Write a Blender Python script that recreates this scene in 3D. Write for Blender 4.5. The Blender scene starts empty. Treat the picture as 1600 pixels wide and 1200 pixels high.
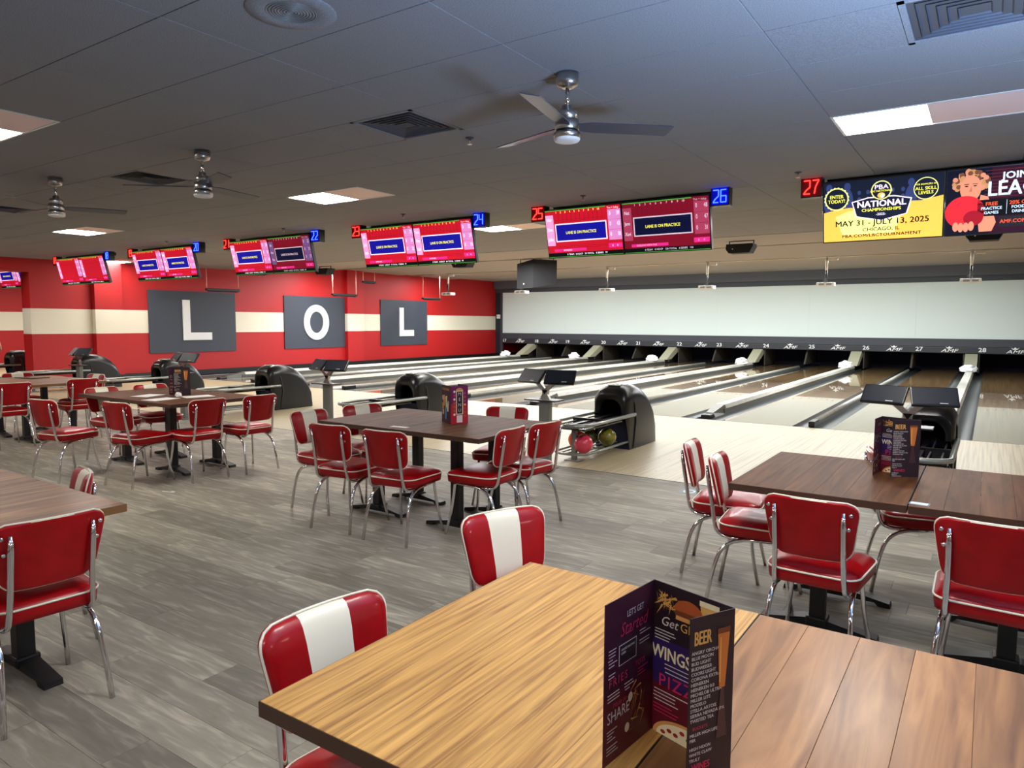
import bpy, bmesh, math, random
from mathutils import Vector, Matrix
random.seed(7)
PI = math.pi
C = bpy.context.scene.collection
sc = bpy.context.scene

# ------------------------------------------------------------------ camera
cam_d = bpy.data.cameras.new('camera'); cam = bpy.data.objects.new('camera', cam_d); C.objects.link(cam)
yaw, pitch, roll = .5929, .0857, .0039
F = Vector((-math.sin(yaw)*math.cos(pitch), math.cos(yaw)*math.cos(pitch), -math.sin(pitch)))
R0 = Vector((math.cos(yaw), math.sin(yaw), 0)); U0 = R0.cross(F)
Rv = R0*math.cos(roll) + U0*math.sin(roll); Uv = -R0*math.sin(roll) + U0*math.cos(roll)
M = Matrix((Rv, Uv, -F)).transposed().to_4x4(); M.translation = Vector((0, 0, 1.547))
cam.matrix_world = M
cam_d.sensor_width = 36; cam_d.lens = 36*1107.1/1600; cam_d.clip_end = 200
sc.camera = cam
# ------------------------------------------------------------------ exposure, world
sc.view_settings.view_transform = 'Standard'; sc.view_settings.look = 'None'
sc.view_settings.gamma = 1; sc.view_settings.use_curve_mapping = False
sc.view_settings.exposure = 0.0
w = bpy.data.worlds.new('world'); sc.world = w; w.use_nodes = True
w.node_tree.nodes['Background'].inputs[0].default_value = (.5, .5, .55, 1)
w.node_tree.nodes['Background'].inputs[1].default_value = .2
TROFFER = 50.0          # emission of a lit ceiling panel
def area(name, loc, sx, sy, power, col, tx=0, ty=0):
    l = bpy.data.lights.new(name, 'AREA'); l.shape = 'RECTANGLE'; l.size = sx; l.size_y = sy; l.energy = power; l.color = col
    o = bpy.data.objects.new(name, l); o.location = loc; o.rotation_euler = (tx, ty, 0); C.objects.link(o); return o
# unseen area strips added under the ceiling to wash masking board, lanes and approach
area('masking_fill_light', (-9, 24.3, 3.28), 19, .25, 60, (.84, 1, 1), tx=math.radians(58))
area('lane_fill_light', (-9, 16.3, 3.25), 19, .3, 1500, (.97, .98, 1), tx=0)
area('far_lane_fill_light', (-9, 21.9, 3.36), 19, .3, 1300, (.95, 1, 1), tx=0)
area('approach_fill_light', (-9, 10.3, 3.0), 19, .3, 330, (1, .97, .92), tx=0)
# unseen blue light added in mid-air right of the view, tinting the ceiling
area('blue_ceiling_fill', (1.1, 2.4, 1.3), 1.0, 1.0, 430, (.4, .62, 1), tx=PI)
# unseen fill light added to brighten the side aisle beyond the doorway
area('side_hall_fill', (-23.5, 12, 3.0), 4, 8, 420, (1, .97, .92))

NW = {}
for _i, _w in zip(range(9, 31), 'nine ten eleven twelve thirteen fourteen fifteen sixteen seventeen eighteen nineteen twenty twenty-one twenty-two twenty-three twenty-four twenty-five twenty-six twenty-seven twenty-eight twenty-nine thirty'.split()): NW[_i] = _w
# ------------------------------------------------------------------ materials
def lin(c):
    return tuple(((v/255)/12.92 if v/255 <= .04045 else ((v/255+.055)/1.055)**2.4) for v in c)
mats = {}
def mat(name, col, rough=.5, metal=0, emit=0, coat=0, spec=None, alpha=None):
    if name in mats: return mats[name]
    m = bpy.data.materials.new(name); m.use_nodes = True
    b = m.node_tree.nodes['Principled BSDF']; c = (*lin(col), 1)
    b.inputs['Base Color'].default_value = c; b.inputs['Roughness'].default_value = rough
    b.inputs['Metallic'].default_value = metal
    if coat: b.inputs['Coat Weight'].default_value = coat; b.inputs['Coat Roughness'].default_value = .06
    if spec is not None: b.inputs['Specular IOR Level'].default_value = spec
    if emit:
        b.inputs['Emission Color'].default_value = c; b.inputs['Emission Strength'].default_value = emit
    m.diffuse_color = c; mats[name] = m
    return m
def nd(m, t, **kw):
    n = m.node_tree.nodes.new(t)
    for k, v in kw.items(): setattr(n, k, v)
    return n
def noise_mat(name, c1, c2, scale=(1, 1, 1), nscale=5, rough=.5, bump=0, detail=6, coat=0, rnd=0, ramp=(.35, .65), obj=True, distort=0, metal=0, rough2=None, coat_r=.08, c3=None):
    """two-tone procedural noise stretched by scale; rnd shifts value per object"""
    m = mat(name, c1, rough, metal, coat=coat); nt = m.node_tree; b = nt.nodes['Principled BSDF']
    if coat: b.inputs['Coat Roughness'].default_value = coat_r
    tc = nd(m, 'ShaderNodeTexCoord'); mp = nd(m, 'ShaderNodeMapping'); mp.inputs['Scale'].default_value = scale
    oi = nd(m, 'ShaderNodeObjectInfo')
    nt.links.new(tc.outputs['Object'], mp.inputs['Vector'])
    if rnd:
        mul = nd(m, 'ShaderNodeMath', operation='MULTIPLY'); mul.inputs[1].default_value = 37
        nt.links.new(oi.outputs['Random'], mul.inputs[0]); nt.links.new(mul.outputs[0], mp.inputs['Location'])
    nz = nd(m, 'ShaderNodeTexNoise'); nz.inputs['Scale'].default_value = nscale; nz.inputs['Detail'].default_value = detail
    nz.inputs['Distortion'].default_value = distort
    nt.links.new(mp.outputs[0], nz.inputs['Vector'])
    cr = nd(m, 'ShaderNodeValToRGB'); cr.color_ramp.elements[0].position = ramp[0]; cr.color_ramp.elements[1].position = ramp[1]
    cr.color_ramp.elements[0].color = (*lin(c1), 1); cr.color_ramp.elements[1].color = (*lin(c2), 1)
    if c3:
        e = cr.color_ramp.elements.new((ramp[0]+ramp[1])/2); e.color = (*lin(c3), 1)
    nt.links.new(nz.outputs['Fac'], cr.inputs[0])
    out = cr.outputs[0]
    if rnd:
        hs = nd(m, 'ShaderNodeHueSaturation'); mr = nd(m, 'ShaderNodeMapRange')
        mr.inputs['To Min'].default_value = 1-rnd; mr.inputs['To Max'].default_value = 1+rnd
        nt.links.new(oi.outputs['Random'], mr.inputs['Value']); nt.links.new(mr.outputs[0], hs.inputs['Value']); nt.links.new(out, hs.inputs['Color']); out = hs.outputs[0]
    nt.links.new(out, b.inputs['Base Color'])
    if bump:
        bp = nd(m, 'ShaderNodeBump'); bp.inputs['Strength'].default_value = bump; bp.inputs['Distance'].default_value = .002
        nt.links.new(nz.outputs['Fac'], bp.inputs['Height']); nt.links.new(bp.outputs[0], b.inputs['Normal'])
    return m

CHROME = mat('chrome', (225, 222, 222), .09, 1)
STEEL = mat('brushed_steel', (185, 183, 180), .28, 1)
RED = noise_mat('red_vinyl', (150, 0, 8), (166, 2, 14), nscale=14, rough=.36, coat=.12, bump=.15)
RED.node_tree.nodes['Principled BSDF'].inputs['Specular IOR Level'].default_value = .3
CREAM = mat('cream_vinyl', (236, 229, 206), .4, coat=.08)
BLACKM = mat('black_metal', (16, 16, 17), .45)
BLACKP = mat('black_plastic', (14, 14, 16), .3)
BLACKG = mat('black_gloss', (7, 7, 9), .16)
DARKG = mat('dark_grey', (48, 50, 55), .5)
GREY = mat('grey_metal', (128, 128, 124), .42, .3)
RAILG = mat('rail_grey', (150, 152, 145), .28, .6)
WHITE = mat('white_paint', (225, 225, 220), .5)
CEIL = noise_mat('ceiling_tile', (120, 120, 124), (142, 142, 145), nscale=160, rough=.95, bump=.5, detail=2)
CEILGRID = mat('ceiling_grid', (74, 70, 70), .8)
CEILP = mat('ceiling_plaster', (142, 138, 132), .9)
WOODN = noise_mat('honey_wood', (150, 98, 42), (224, 170, 94), scale=(20, .7, 9), nscale=4.2, rough=.5, coat=.3, rnd=.03, ramp=(.3, .72), distort=.5, c3=(196, 146, 76), bump=.3, detail=12, coat_r=.2)
WOODG = noise_mat('glossy_wood', (112, 70, 36), (176, 124, 72), scale=(7, .6, 5), nscale=2.6, rough=.55, coat=.22, rnd=.09, ramp=(.3, .72), distort=1.2, c3=(148, 98, 54), coat_r=.24)
WOODD = noise_mat('walnut_wood', (70, 38, 18), (114, 70, 38), scale=(8, .6, 6), nscale=2.6, rough=.6, coat=.04, rnd=.1, ramp=(.3, .72), distort=1.0, coat_r=.2)
EDGE = mat('shaded_wood_edge', (66, 42, 26), .5)  # edge colour darkened to carry the shade of an unlit side face
WOODD.node_tree.nodes['Principled BSDF'].inputs['Specular IOR Level'].default_value = .12
APPR = noise_mat('approach_maple', (152, 140, 106), (200, 188, 152), scale=(26, .35, 1), nscale=1.6, rough=.38, ramp=(.3, .7), obj=True, c3=(190, 174, 138))
def lane_mat():
    m = noise_mat('lane_maple', (158, 124, 82), (206, 172, 126), scale=(30, .3, 1), nscale=1.5, rough=.09, ramp=(.35, .65), coat=1.0, coat_r=.015, rnd=.04)
    m.node_tree.nodes['Principled BSDF'].inputs['Coat IOR'].default_value = 1.7
    return m
LANE = lane_mat()
GUT = mat('gutter_grey', (74, 78, 82), .3, .2)
CAPW = noise_mat('capping_light', (184, 182, 172), (200, 198, 188), nscale=4, rough=.3)
CAPD = mat('capping_edge', (92, 90, 80), .4)
def floor_mat():
    m = noise_mat('grey_vinyl_plank', (130, 122, 106), (188, 178, 158), scale=(1.2, 9, 1), nscale=3.2, rough=.55, rnd=.27, ramp=(.25, .78), distort=.7, bump=.3, detail=14, c3=(143, 136, 122))
    m.node_tree.nodes['Principled BSDF'].inputs['Specular IOR Level'].default_value = .3
    return m
FLOORM = floor_mat()
MASK = mat('masking_white', (218, 232, 230), .55)
MASKD = mat('masking_dark', (58, 62, 70), .5)
PITM = mat('pit_curtain', (12, 16, 44), .8)
BOXM = mat('kickback_tan', (176, 174, 150), .5)
def stripe_wall():
    m = mat('striped_wall_paint', (172, 14, 18), .55); nt = m.node_tree; b = nt.nodes['Principled BSDF']
    g = nd(m, 'ShaderNodeNewGeometry'); s = nd(m, 'ShaderNodeSeparateXYZ'); nt.links.new(g.outputs['Position'], s.inputs[0])
    a = nd(m, 'ShaderNodeMath', operation='GREATER_THAN'); a.inputs[1].default_value = 1.235
    c = nd(m, 'ShaderNodeMath', operation='LESS_THAN'); c.inputs[1].default_value = 1.86
    mu = nd(m, 'ShaderNodeMath', operation='MULTIPLY'); mx = nd(m, 'ShaderNodeMix', data_type='RGBA')
    nt.links.new(s.outputs['Z'], a.inputs[0]); nt.links.new(s.outputs['Z'], c.inputs[0])
    nt.links.new(a.outputs[0], mu.inputs[0]); nt.links.new(c.outputs[0], mu.inputs[1]); nt.links.new(mu.outputs[0], mx.inputs['Factor'])
    mx.inputs['A'].default_value = (*lin((172, 14, 18)), 1); mx.inputs['B'].default_value = (*lin((224, 218, 198)), 1)
    nt.links.new(mx.outputs['Result'], b.inputs['Base Color']); return m
REDW = stripe_wall()
def em(name, col, s=1.0): return mat(name, col, .6, 0, s, spec=.2)

# ------------------------------------------------------------------ mesh builder
class MB:
    def __init__(s): s.v = []; s.f = []; s.m = []; s.mats = []; s.sm = []
    def mi(s, m):
        if m not in s.mats: s.mats.append(m)
        return s.mats.index(m)
    def add(s, vs, fs, m, smooth=False, T=None):
        n = len(s.v)
        s.v += [tuple(T @ Vector(p)) if T else tuple(p) for p in vs]
        i = s.mi(m)
        for f in fs: s.f.append(tuple(n+k for k in f)); s.m.append(i); s.sm.append(smooth)
        return s
    def box(s, a, b, m, T=None, bev=0):
        x0, y0, z0 = a; x1, y1, z1 = b
        if bev:
            bm = bmesh.new(); vs = [bm.verts.new(p) for p in [(x0, y0, z0), (x1, y0, z0), (x1, y1, z0), (x0, y1, z0), (x0, y0, z1), (x1, y0, z1), (x1, y1, z1), (x0, y1, z1)]]
            for f in [(0, 3, 2, 1), (4, 5, 6, 7), (0, 1, 5, 4), (1, 2, 6, 5), (2, 3, 7, 6), (3, 0, 4, 7)]: bm.faces.new([vs[k] for k in f])
            bmesh.ops.bevel(bm, geom=bm.edges[:], offset=bev, segments=2, affect='EDGES', profile=.6)
            bm.verts.ensure_lookup_table(); bm.verts.index_update()
            s.add([v.co[:] for v in bm.verts], [[v.index for v in f.verts] for f in bm.faces], m, False, T); bm.free(); return s
        return s.add([(x0, y0, z0), (x1, y0, z0), (x1, y1, z0), (x0, y1, z0), (x0, y0, z1), (x1, y0, z1), (x1, y1, z1), (x0, y1, z1)],
                     [(0, 3, 2, 1), (4, 5, 6, 7), (0, 1, 5, 4), (1, 2, 6, 5), (2, 3, 7, 6), (3, 0, 4, 7)], m, False, T)
    def tube(s, pts, r, m, n=8, T=None, closed=False, caps=True):
        P = [Vector(p) for p in pts]; L = len(P); vs = []; fs = []; prev = None
        for i, p in enumerate(P):
            if closed: t = P[(i+1) % L]-P[i-1]
            else: t = P[min(i+1, L-1)]-P[max(i-1, 0)]
            t.normalize()
            if prev is None:
                a = Vector((0, 0, 1)) if abs(t.z) < .9 else Vector((1, 0, 0)); nrm = t.cross(a).normalized()
            else: nrm = (prev-t*prev.dot(t)).normalized()
            prev = nrm; bn = t.cross(nrm); rr = r[i] if isinstance(r, (list, tuple)) else r
            for k in range(n):
                a = 2*PI*k/n; vs.append(p+nrm*math.cos(a)*rr+bn*math.sin(a)*rr)
        for i in range(L if closed else L-1):
            j = (i+1) % L
            for k in range(n): fs.append((i*n+k, i*n+(k+1) % n, j*n+(k+1) % n, j*n+k))
        s.add(vs, fs, m, True, T)
        if caps and not closed:
            s.add(vs[:n], [tuple(range(n))[::-1]], m, False, T); s.add(vs[-n:], [tuple(range(n))], m, False, T)
        return s
    def lathe(s, prof, m, n=24, T=None, smooth=True):
        vs = []; fs = []
        for r, z in prof:
            for k in range(n): a = 2*PI*k/n; vs.append((r*math.cos(a), r*math.sin(a), z))
        for i in range(len(prof)-1):
            for k in range(n): fs.append((i*n+k, i*n+(k+1) % n, (i+1)*n+(k+1) % n, (i+1)*n+k))
        s.add(vs, fs, m, smooth, T)
        if prof[0][0] > 1e-4: s.add(vs[:n], [tuple(range(n))[::-1]], m, False, T)
        if prof[-1][0] > 1e-4: s.add(vs[-n:], [tuple(range(n))], m, False, T)
        return s
    def prism(s, poly, d, m, T=None):
        """polygon (x,z) in the XZ plane extruded along Y from 0 to d"""
        n = len(poly); vs = [(x, 0, z) for x, z in poly]+[(x, d, z) for x, z in poly]
        fs = [tuple(range(n)), tuple(range(2*n-1, n-1, -1))]+[(i, i+n, (i+1) % n+n, (i+1) % n) for i in range(n)]
        return s.add(vs, fs, m, False, T)
    def loft(s, rings, m, smooth=True, cap0=False, cap1=False, closed=True, T=None):
        n = len(rings[0]); vs = [p for r in rings for p in r]; fs = []
        for i in range(len(rings)-1):
            for k in range(n if closed else n-1): fs.append((i*n+k, i*n+(k+1) % n, (i+1)*n+(k+1) % n, (i+1)*n+k))
        s.add(vs, fs, m, smooth, T)
        if cap0: s.add(rings[0], [tuple(range(n))[::-1]], m, False, T)
        if cap1: s.add(rings[-1], [tuple(range(n))], m, False, T)
        return s
    def mesh(s, name):
        me = bpy.data.meshes.new(name); me.from_pydata(s.v, [], s.f)
        for m in s.mats: me.materials.append(m)
        me.polygons.foreach_set('material_index', s.m); me.polygons.foreach_set('use_smooth', s.sm)
        me.update(); return me
def clean(me):
    bm = bmesh.new(); bm.from_mesh(me); bmesh.ops.remove_doubles(bm, verts=bm.verts, dist=1e-5)
    bmesh.ops.recalc_face_normals(bm, faces=bm.faces); bm.to_mesh(me); bm.free()
def ob(name, mb, parent=None, loc=(0, 0, 0), rot=(0, 0, 0), fix=True, label=None):
    me = mb.mesh(name) if isinstance(mb, MB) else mb
    if fix and isinstance(mb, MB): clean(me)
    o = bpy.data.objects.new(name, me); C.objects.link(o); o.location = loc; o.rotation_euler = rot
    if parent: o.parent = parent
    if label: o['label'] = label
    return o
def tag(o, label, cat, group=None, kind=None):
    o['label'] = label; o['category'] = cat
    if group: o['group'] = group
    if kind: o['kind'] = kind
    return o
def thing(name, label, cat, loc=(0, 0, 0), rz=0, group=None, rot=None):
    o = bpy.data.objects.new(name, None); C.objects.link(o); o.location = loc; o.rotation_euler = rot or (0, 0, rz); o.empty_display_size = .1
    return tag(o, label, cat, group)
def struct(name, mb, label=None, fix=True, cat=None):
    o = ob(name, mb, fix=fix); o['kind'] = 'structure'
    if label: o['label'] = label
    o['category'] = cat or name.split('_')[0]
    return o
def dup(root, loc, rz, label=None, group=None):
    r = root.copy(); C.objects.link(r); r.location = loc; r.rotation_euler = (root.rotation_euler[0], root.rotation_euler[1], rz)
    if label: r['label'] = label
    if group: r['group'] = group
    for ch in list(root.children):
        c = ch.copy(); C.objects.link(c); c.parent = r
        for g in ch.children:
            d = g.copy(); C.objects.link(d); d.parent = c
    return r
_font = None
def text_mesh(body, size, depth=0, align='CENTER', sx=1.0, shear=0, bold=0, space=1.0):
    cu = bpy.data.curves.new('t', 'FONT'); cu.body = body; cu.size = size; cu.align_x = align; cu.align_y = 'CENTER'
    cu.extrude = depth; cu.shear = shear; cu.space_character = space; cu.resolution_u = 2; cu.space_line = .85
    o = bpy.data.objects.new('t', cu); C.objects.link(o)
    dg = bpy.context.evaluated_depsgraph_get(); dg.update()
    me = bpy.data.meshes.new_from_object(o.evaluated_get(dg)); bpy.data.objects.remove(o); bpy.data.curves.remove(cu)
    me.transform(Matrix.Diagonal((sx, 1, 1, 1))); return me
def text_into(mb, body, size, pos, m, T=None, **kw):
    """text lying in the XZ plane facing -Y"""
    me = text_mesh(body, size, **kw)
    R = Matrix.Translation(pos) @ Matrix.Rotation(PI/2, 4, 'X')
    A = (T @ R) if T else R; b = kw.get('bold', 0)*size*.9
    for i, d in enumerate(((-b, -b*.5), (b, b*.5), (b, -b*.5), (-b, b*.5)) if b else ((0, 0),)):      # bold strokes: four overlapping impressions
        mb.add([A @ (v.co+Vector((d[0], d[1], i*.00012))) for v in me.vertices], [tuple(p.vertices) for p in me.polygons], m)
    bpy.data.meshes.remove(me)
def quad(mb, x0, z0, x1, z1, m, y=0, T=None): mb.add([(x0, y, z0), (x1, y, z0), (x1, y, z1), (x0, y, z1)], [(0, 1, 2, 3)], m, False, T)
def disc(mb, cx, cz, rx, rz, m, y=0, n=20, T=None, a0=0, a1=2*PI, wob=0):
    pts = []
    for k in range(n):
        a = a0+(a1-a0)*k/(n if a1-a0 > 6.28 else n-1); q = 1+wob*(1 if k % 2 else -1); pts.append((cx+rx*q*math.cos(a), y, cz+rz*q*math.sin(a)))
    mb.add(pts, [tuple(range(len(pts)))], m, False, T)
def poly(mb, pts, m, y=0, T=None): mb.add([(x, y, z) for x, z in pts], [tuple(range(len(pts)))], m, False, T)

#SHELL
GAPK = [-.484-3.378*k for k in range(9)]        # centres of the wide lane gaps holding the ball returns
YF, YE, YM, YA = 11.25, 29.7, 27.4, 6.60
WX = -19.4
# ---- lounge floor: planks
fl = MB(); fl.box((-29, -5, -.15), (7, YA, -.006), mat('floor_underlay', (70, 68, 64), .8)); floor = struct('floor', fl, 'grey wood-look plank floor of the lounge')
PW, PL_ = .181, 1.22
pm = {}
plist = []
j = 0; yy = -1.2
while yy < YA-.02:
    off = random.random()*PL_; xx = -20.6+off-PL_
    while xx < 3.2:
        y1 = min(yy+PW, YA-.012); plist.append((xx, yy, y1)); xx += PL_
    yy += PW; j += 1
def vis(x, y, z=0):
    d = Vector((x, y, z))-Vector((0, 0, 1.547)); zz = d.dot(F)
    if zz < .3: return False
    u = 800+1107*d.dot(Rv)/zz; v = 600-1107*d.dot(Uv)/zz
    return -150 < u < 1750 and -150 < v < 1350
plist.sort(key=lambda p: (0 if vis(p[0]+.6, p[1]+.1) else 1, (p[0]+.6)**2+(p[1]+.1)**2))
def plank_mesh(wd):
    k = round(wd, 3)
    if k not in pm: pm[k] = MB().box((.0008, .0008, -.006), (PL_-.0008, wd-.0008, 0), FLOORM).mesh('plank')
    return pm[k]
for (x_, y_, y1) in plist[:300]:
    if y1-y_ < .02: continue
    o = ob('plank', plank_mesh(y1-y_), floor, (x_, y_, 0))
rest = MB()
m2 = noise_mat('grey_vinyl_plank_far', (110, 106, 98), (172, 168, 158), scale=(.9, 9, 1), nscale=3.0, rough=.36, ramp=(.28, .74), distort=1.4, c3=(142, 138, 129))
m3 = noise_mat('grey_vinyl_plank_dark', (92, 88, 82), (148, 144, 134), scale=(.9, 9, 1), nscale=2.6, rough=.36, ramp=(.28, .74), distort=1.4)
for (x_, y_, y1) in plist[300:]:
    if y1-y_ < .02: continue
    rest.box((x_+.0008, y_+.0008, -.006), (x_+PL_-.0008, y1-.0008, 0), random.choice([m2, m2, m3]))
for yy in range(int(-5/1.2), -1): pass
o = ob('far_plank', rest, floor, fix=False); o['kind'] = 'stuff'
# approach
ap = MB(); ap.box((-29, YA, -.15), (7, YF, 0), APPR); ap.box((-29, YA-.012, -.15), (7, YA, .001), BLACKM)
ap.box((-29, YF-.012, -.002), (7, YF, .001), DARKG)
apr = struct('floor_approach', ap, 'pale maple bowling approach between the lounge floor and the foul line', cat='floor')
dots = MB()
DOTM = mat('dot_brown', (96, 66, 40), .4)
for k in range(-1, 6):
    g = GAPK[k] if k >= 0 else -.484+3.378
    for cx in (g+.35+.533, g-.35-.533):
        for r_, Y in ((7, YF-.15), (5, YF-3.6), (5, YF-4.3)):
            for q in range(r_):
                dots.lathe([(0, .0008), (.009, .0008)], DOTM, 8, Matrix.Translation((cx+(q-(r_-1)/2)*.127, Y, 0)))
ob('marker_dot', dots, apr, fix=False)['kind'] = 'stuff'

# ---- ceiling
def zc(y):
    if y < 6.87: return 3.053
    if y < 13.2: return 3.053+(y-6.87)*.0137
    if y < 17.3: return 3.14+(y-13.2)*.061
    return 3.39
GX0, GY0, TW, TD = -3.494, 2.66, 1.2195, .6096
ce = MB()
def slab(y0, z0, y1, z1, m, t=.15, x0=-29.2, x1=7.2):
    ce.add([(x0, y0, z0), (x1, y0, z0), (x1, y1, z1), (x0, y1, z1), (x0, y0, z0+t), (x1, y0, z0+t), (x1, y1, z1+t), (x0, y1, z1+t)],
           [(0, 1, 2, 3), (7, 6, 5, 4), (0, 4, 5, 1), (1, 5, 6, 2), (2, 6, 7, 3), (3, 7, 4, 0)], m)
slab(-5.2, 3.061, 6.87, 3.061, CEILGRID); slab(6.87, 3.061, 13.2, 3.148, CEILGRID)
slab(13.2, 3.14, 17.3, 3.39, CEILP); slab(17.3, 3.44, 20.9, 3.40, CEILP); slab(20.9, 3.40, 21.0, 3.44, CEILP); slab(21.0, 3.44, 24.0, 3.41, CEILP)
slab(24.0, 3.47, 31, 3.5, CEILP)
ce.box((-29.2, 17.27, 3.37), (7.2, 17.33, 3.5), CEILP)
ceil = struct('ceiling', ce, 'dark suspended tile ceiling', fix=False)
holes = set()
def cell(x, y): return (round((x-GX0)/TW), round((y-GY0)/TD))
LIGHTS = [(ix, iy) for ix in (2, -3, -8, -13, 7) for iy in (-13, -7, -1, 5, 11)]
DIFF = [(-1, 2, 0), (-4, 2, 0), (-7, 2, 0), (2, 2, 0)]
for l in LIGHTS: holes.add(l)
LIGHTS += [(ix, -3) for ix in (-6, -4, -2, 0, 2)]+[(ix, -10) for ix in (-8, -4, 0)]  # more unseen panels added outside the light pattern to fill the near floor
for d in DIFF: holes.add((d[0], d[1]))
tiles = []
for ix in range(-21, 9):
    for iy in range(-12, 18):
        if (ix, iy) in holes: continue
        tiles.append((GX0+ix*TW, GY0+iy*TD))
tiles.sort(key=lambda p: (0 if vis(p[0]+.6, p[1]+.3, zc(p[1])) else 1, (p[0]+.6)**2+(p[1]+.3)**2))
tm = MB().add([(.004, .004, .0), (TW-.004, .004, .0), (TW-.004, TD-.004, .0), (.004, TD-.004, .0), (.001, .001, .008), (TW-.001, .001, .008), (TW-.001, TD-.001, .008), (.001, TD-.001, .008)],
             [(0, 3, 2, 1), (0, 1, 5, 4), (1, 2, 6, 5), (2, 3, 7, 6), (3, 0, 4, 7)], CEIL).mesh('ceiling_tile')
for (x_, y_) in tiles[:300]:
    o = ob('ceiling_tile', tm, ceil, (x_, y_, zc(y_)), (math.atan2(zc(y_+TD)-zc(y_), TD) if y_ > 6.5 else 0, 0, 0))
rest = MB()
for (x_, y_) in tiles[300:]:
    z0, z1 = zc(y_)+random.uniform(0, .002), zc(y_+TD)
    rest.add([(x_+.004, y_+.004, z0), (x_+TW-.004, y_+.004, z0), (x_+TW-.004, y_+TD-.004, z1), (x_+.004, y_+TD-.004, z1), (x_, y_, z0+.008), (x_+TW, y_, z0+.008), (x_+TW, y_+TD, z1+.008), (x_, y_+TD, z1+.008)],
             [(0, 3, 2, 1), (0, 1, 5, 4), (1, 2, 6, 5), (2, 3, 7, 6), (3, 0, 4, 7)], CEIL)
ob('far_ceiling_tile', rest, ceil, fix=False)['kind'] = 'stuff'
# troffers
LIT = mat('lit_diffuser', (255, 251, 244), .5, 0, TROFFER); BLANK = mat('blank_panel', (244, 214, 208), .6)
lt = thing('ceiling_light', 'ceiling light', 'ceiling light')
fr = MB()
for a, b in (((0, 0), (TW, .02)), ((0, TD-.02), (TW, TD)), ((0, 0), (.02, TD)), ((TW-.02, 0), (TW, TD))): fr.box((a[0], a[1], -.004), (b[0], b[1], .01), WHITE)
ob('frame', fr, lt, fix=False)
ob('lit_panel', MB().box((.02, .02, .001), (TW/2, TD-.02, .008), LIT), lt)
ob('blank_panel', MB().box((TW/2, .02, .001), (TW-.02, TD-.02, .008), BLANK), lt, label='unlit pinkish half of the light')
first = True
LNAME = {(2, 5): 'half-lit square ceiling light at the right, above the advertising screens', (-3, 5): 'half-lit ceiling light left of the brown-hubbed right fan, above screens 23 and 24',
         (-3, -1): 'half-lit ceiling light cut by the left edge of the picture', (-8, 5): 'half-lit ceiling light under the leftmost fan, above screens 17 to 20',
         (-3, 11): 'far ceiling light just left of screen 25', (-13, 11): 'farthest ceiling light, between the screens of lanes 18 and 19 by the red wall'}
LNAME[(-3, 5)] = 'half-lit ceiling light between the two right-hand fans, above screens 21 to 23'
for l in LIGHTS:
    loc = (GX0+l[0]*TW, GY0+l[1]*TD, zc(GY0+l[1]*TD))
    if l[1] == 11 and l[0] in (2, 7): continue
    if first: o = lt; o.location = loc; first = False
    else: o = dup(lt, loc, 0)
    if l in LNAME: o['label'] = LNAME[l]
    else: o['label'] = 'unseen ceiling light panel, of the regular rows or added as fill'; o['group'] = 'ceiling lights outside the picture'
    if loc[1] > 6.5: o.rotation_euler[0] = .0137
# square diffusers
LOUV = mat('louver_blue_grey', (60, 66, 82), .5); DGAP = mat('duct_dark', (14, 16, 30), .8)
dn = {(-1, 2): 'square louvred air vent between the two right-hand ceiling fans', (-4, 2): 'square louvred air vent just left of the middle fan', (-7, 2): 'square air vent left of the leftmost fan', (2, 2): 'large square louvred air vent at the top right corner'}
for (ix, iy, q) in DIFF:
    x_, y_ = GX0+(ix)*TW+(TW-TD), GY0+iy*TD
    t = thing('air_diffuser', dn[(ix, iy)], 'air vent', (x_+TD/2, y_+TD/2, 3.053))
    fr = MB(); h = TD/2
    for a, b in (((-h, -h), (h, -h+.03)), ((-h, h-.03), (h, h)), ((-h, -h), (-h+.03, h)), ((h-.03, -h), (h, h))): fr.box((a[0], a[1], -.003), (b[0], b[1], .008), CEIL)
    ob('frame', fr, t, fix=False)
    ob('duct', MB().box((-h+.02, -h+.02, .055), (h-.02, h-.02, .058), DGAP), t)
    for k in range(6):
        s0 = h-.03-k*.042; s1 = s0-.034; mb = MB()
        if s1 < .01: break
        r0 = [(-s1, -s1, .045), (s1, -s1, .045), (s1, s1, .045), (-s1, s1, .045)]; r1 = [(-s0-.004, -s0-.004, .0), (s0+.004, -s0-.004, .0), (s0+.004, s0+.004, .0), (-s0-.004, s0+.004, .0)]
        mb.loft([r0, r1], LOUV, smooth=False); ob('louver', mb, t, fix=False)
    if True:   # other half of the 2x4 cell is an ordinary half tile
        xo = GX0+ix*TW
        ob('half_tile', MB().box((xo+.004, y_+.004, 3.053), (GX0+ix*TW+TW-TD-.004, y_+TD-.004, 3.06), CEIL), ceil)
t = thing('ceiling_speaker', 'round ceiling speaker with perforated grille at the top left', 'speaker', (-2.9, 2.37, 3.053))
ob('rim', MB().lathe([(.22, .004), (.21, -.006), (.13, -.010), (.12, -.004)], CEIL, 40), t)
g = MB(); g.lathe([(0, -.002), (.12, -.002)], DARKG, 32)
for r_ in [.02+.014*k for k in range(8)]: g.tube([(r_*math.cos(a*PI/16), r_*math.sin(a*PI/16), -.005) for a in range(32)], .003, GREY, 4, closed=True)
ob('grille', g, t, fix=False)
sp = [(-3.605, 4.72, 'beside the square vent between the right-hand fans'), (-1.68, 7.6, 'above the red neon twenty-seven'), (-4.11, 7.6, 'above the bright screen twenty-five'), (-6.9, 7.5, 'above screen twenty-four'), (-9.6, 7.6, 'above neon twenty-two'), (.12, 4.9, 'at the right edge beside the large vent'), (-13, 7.6, 'above neon twenty')]
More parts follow.
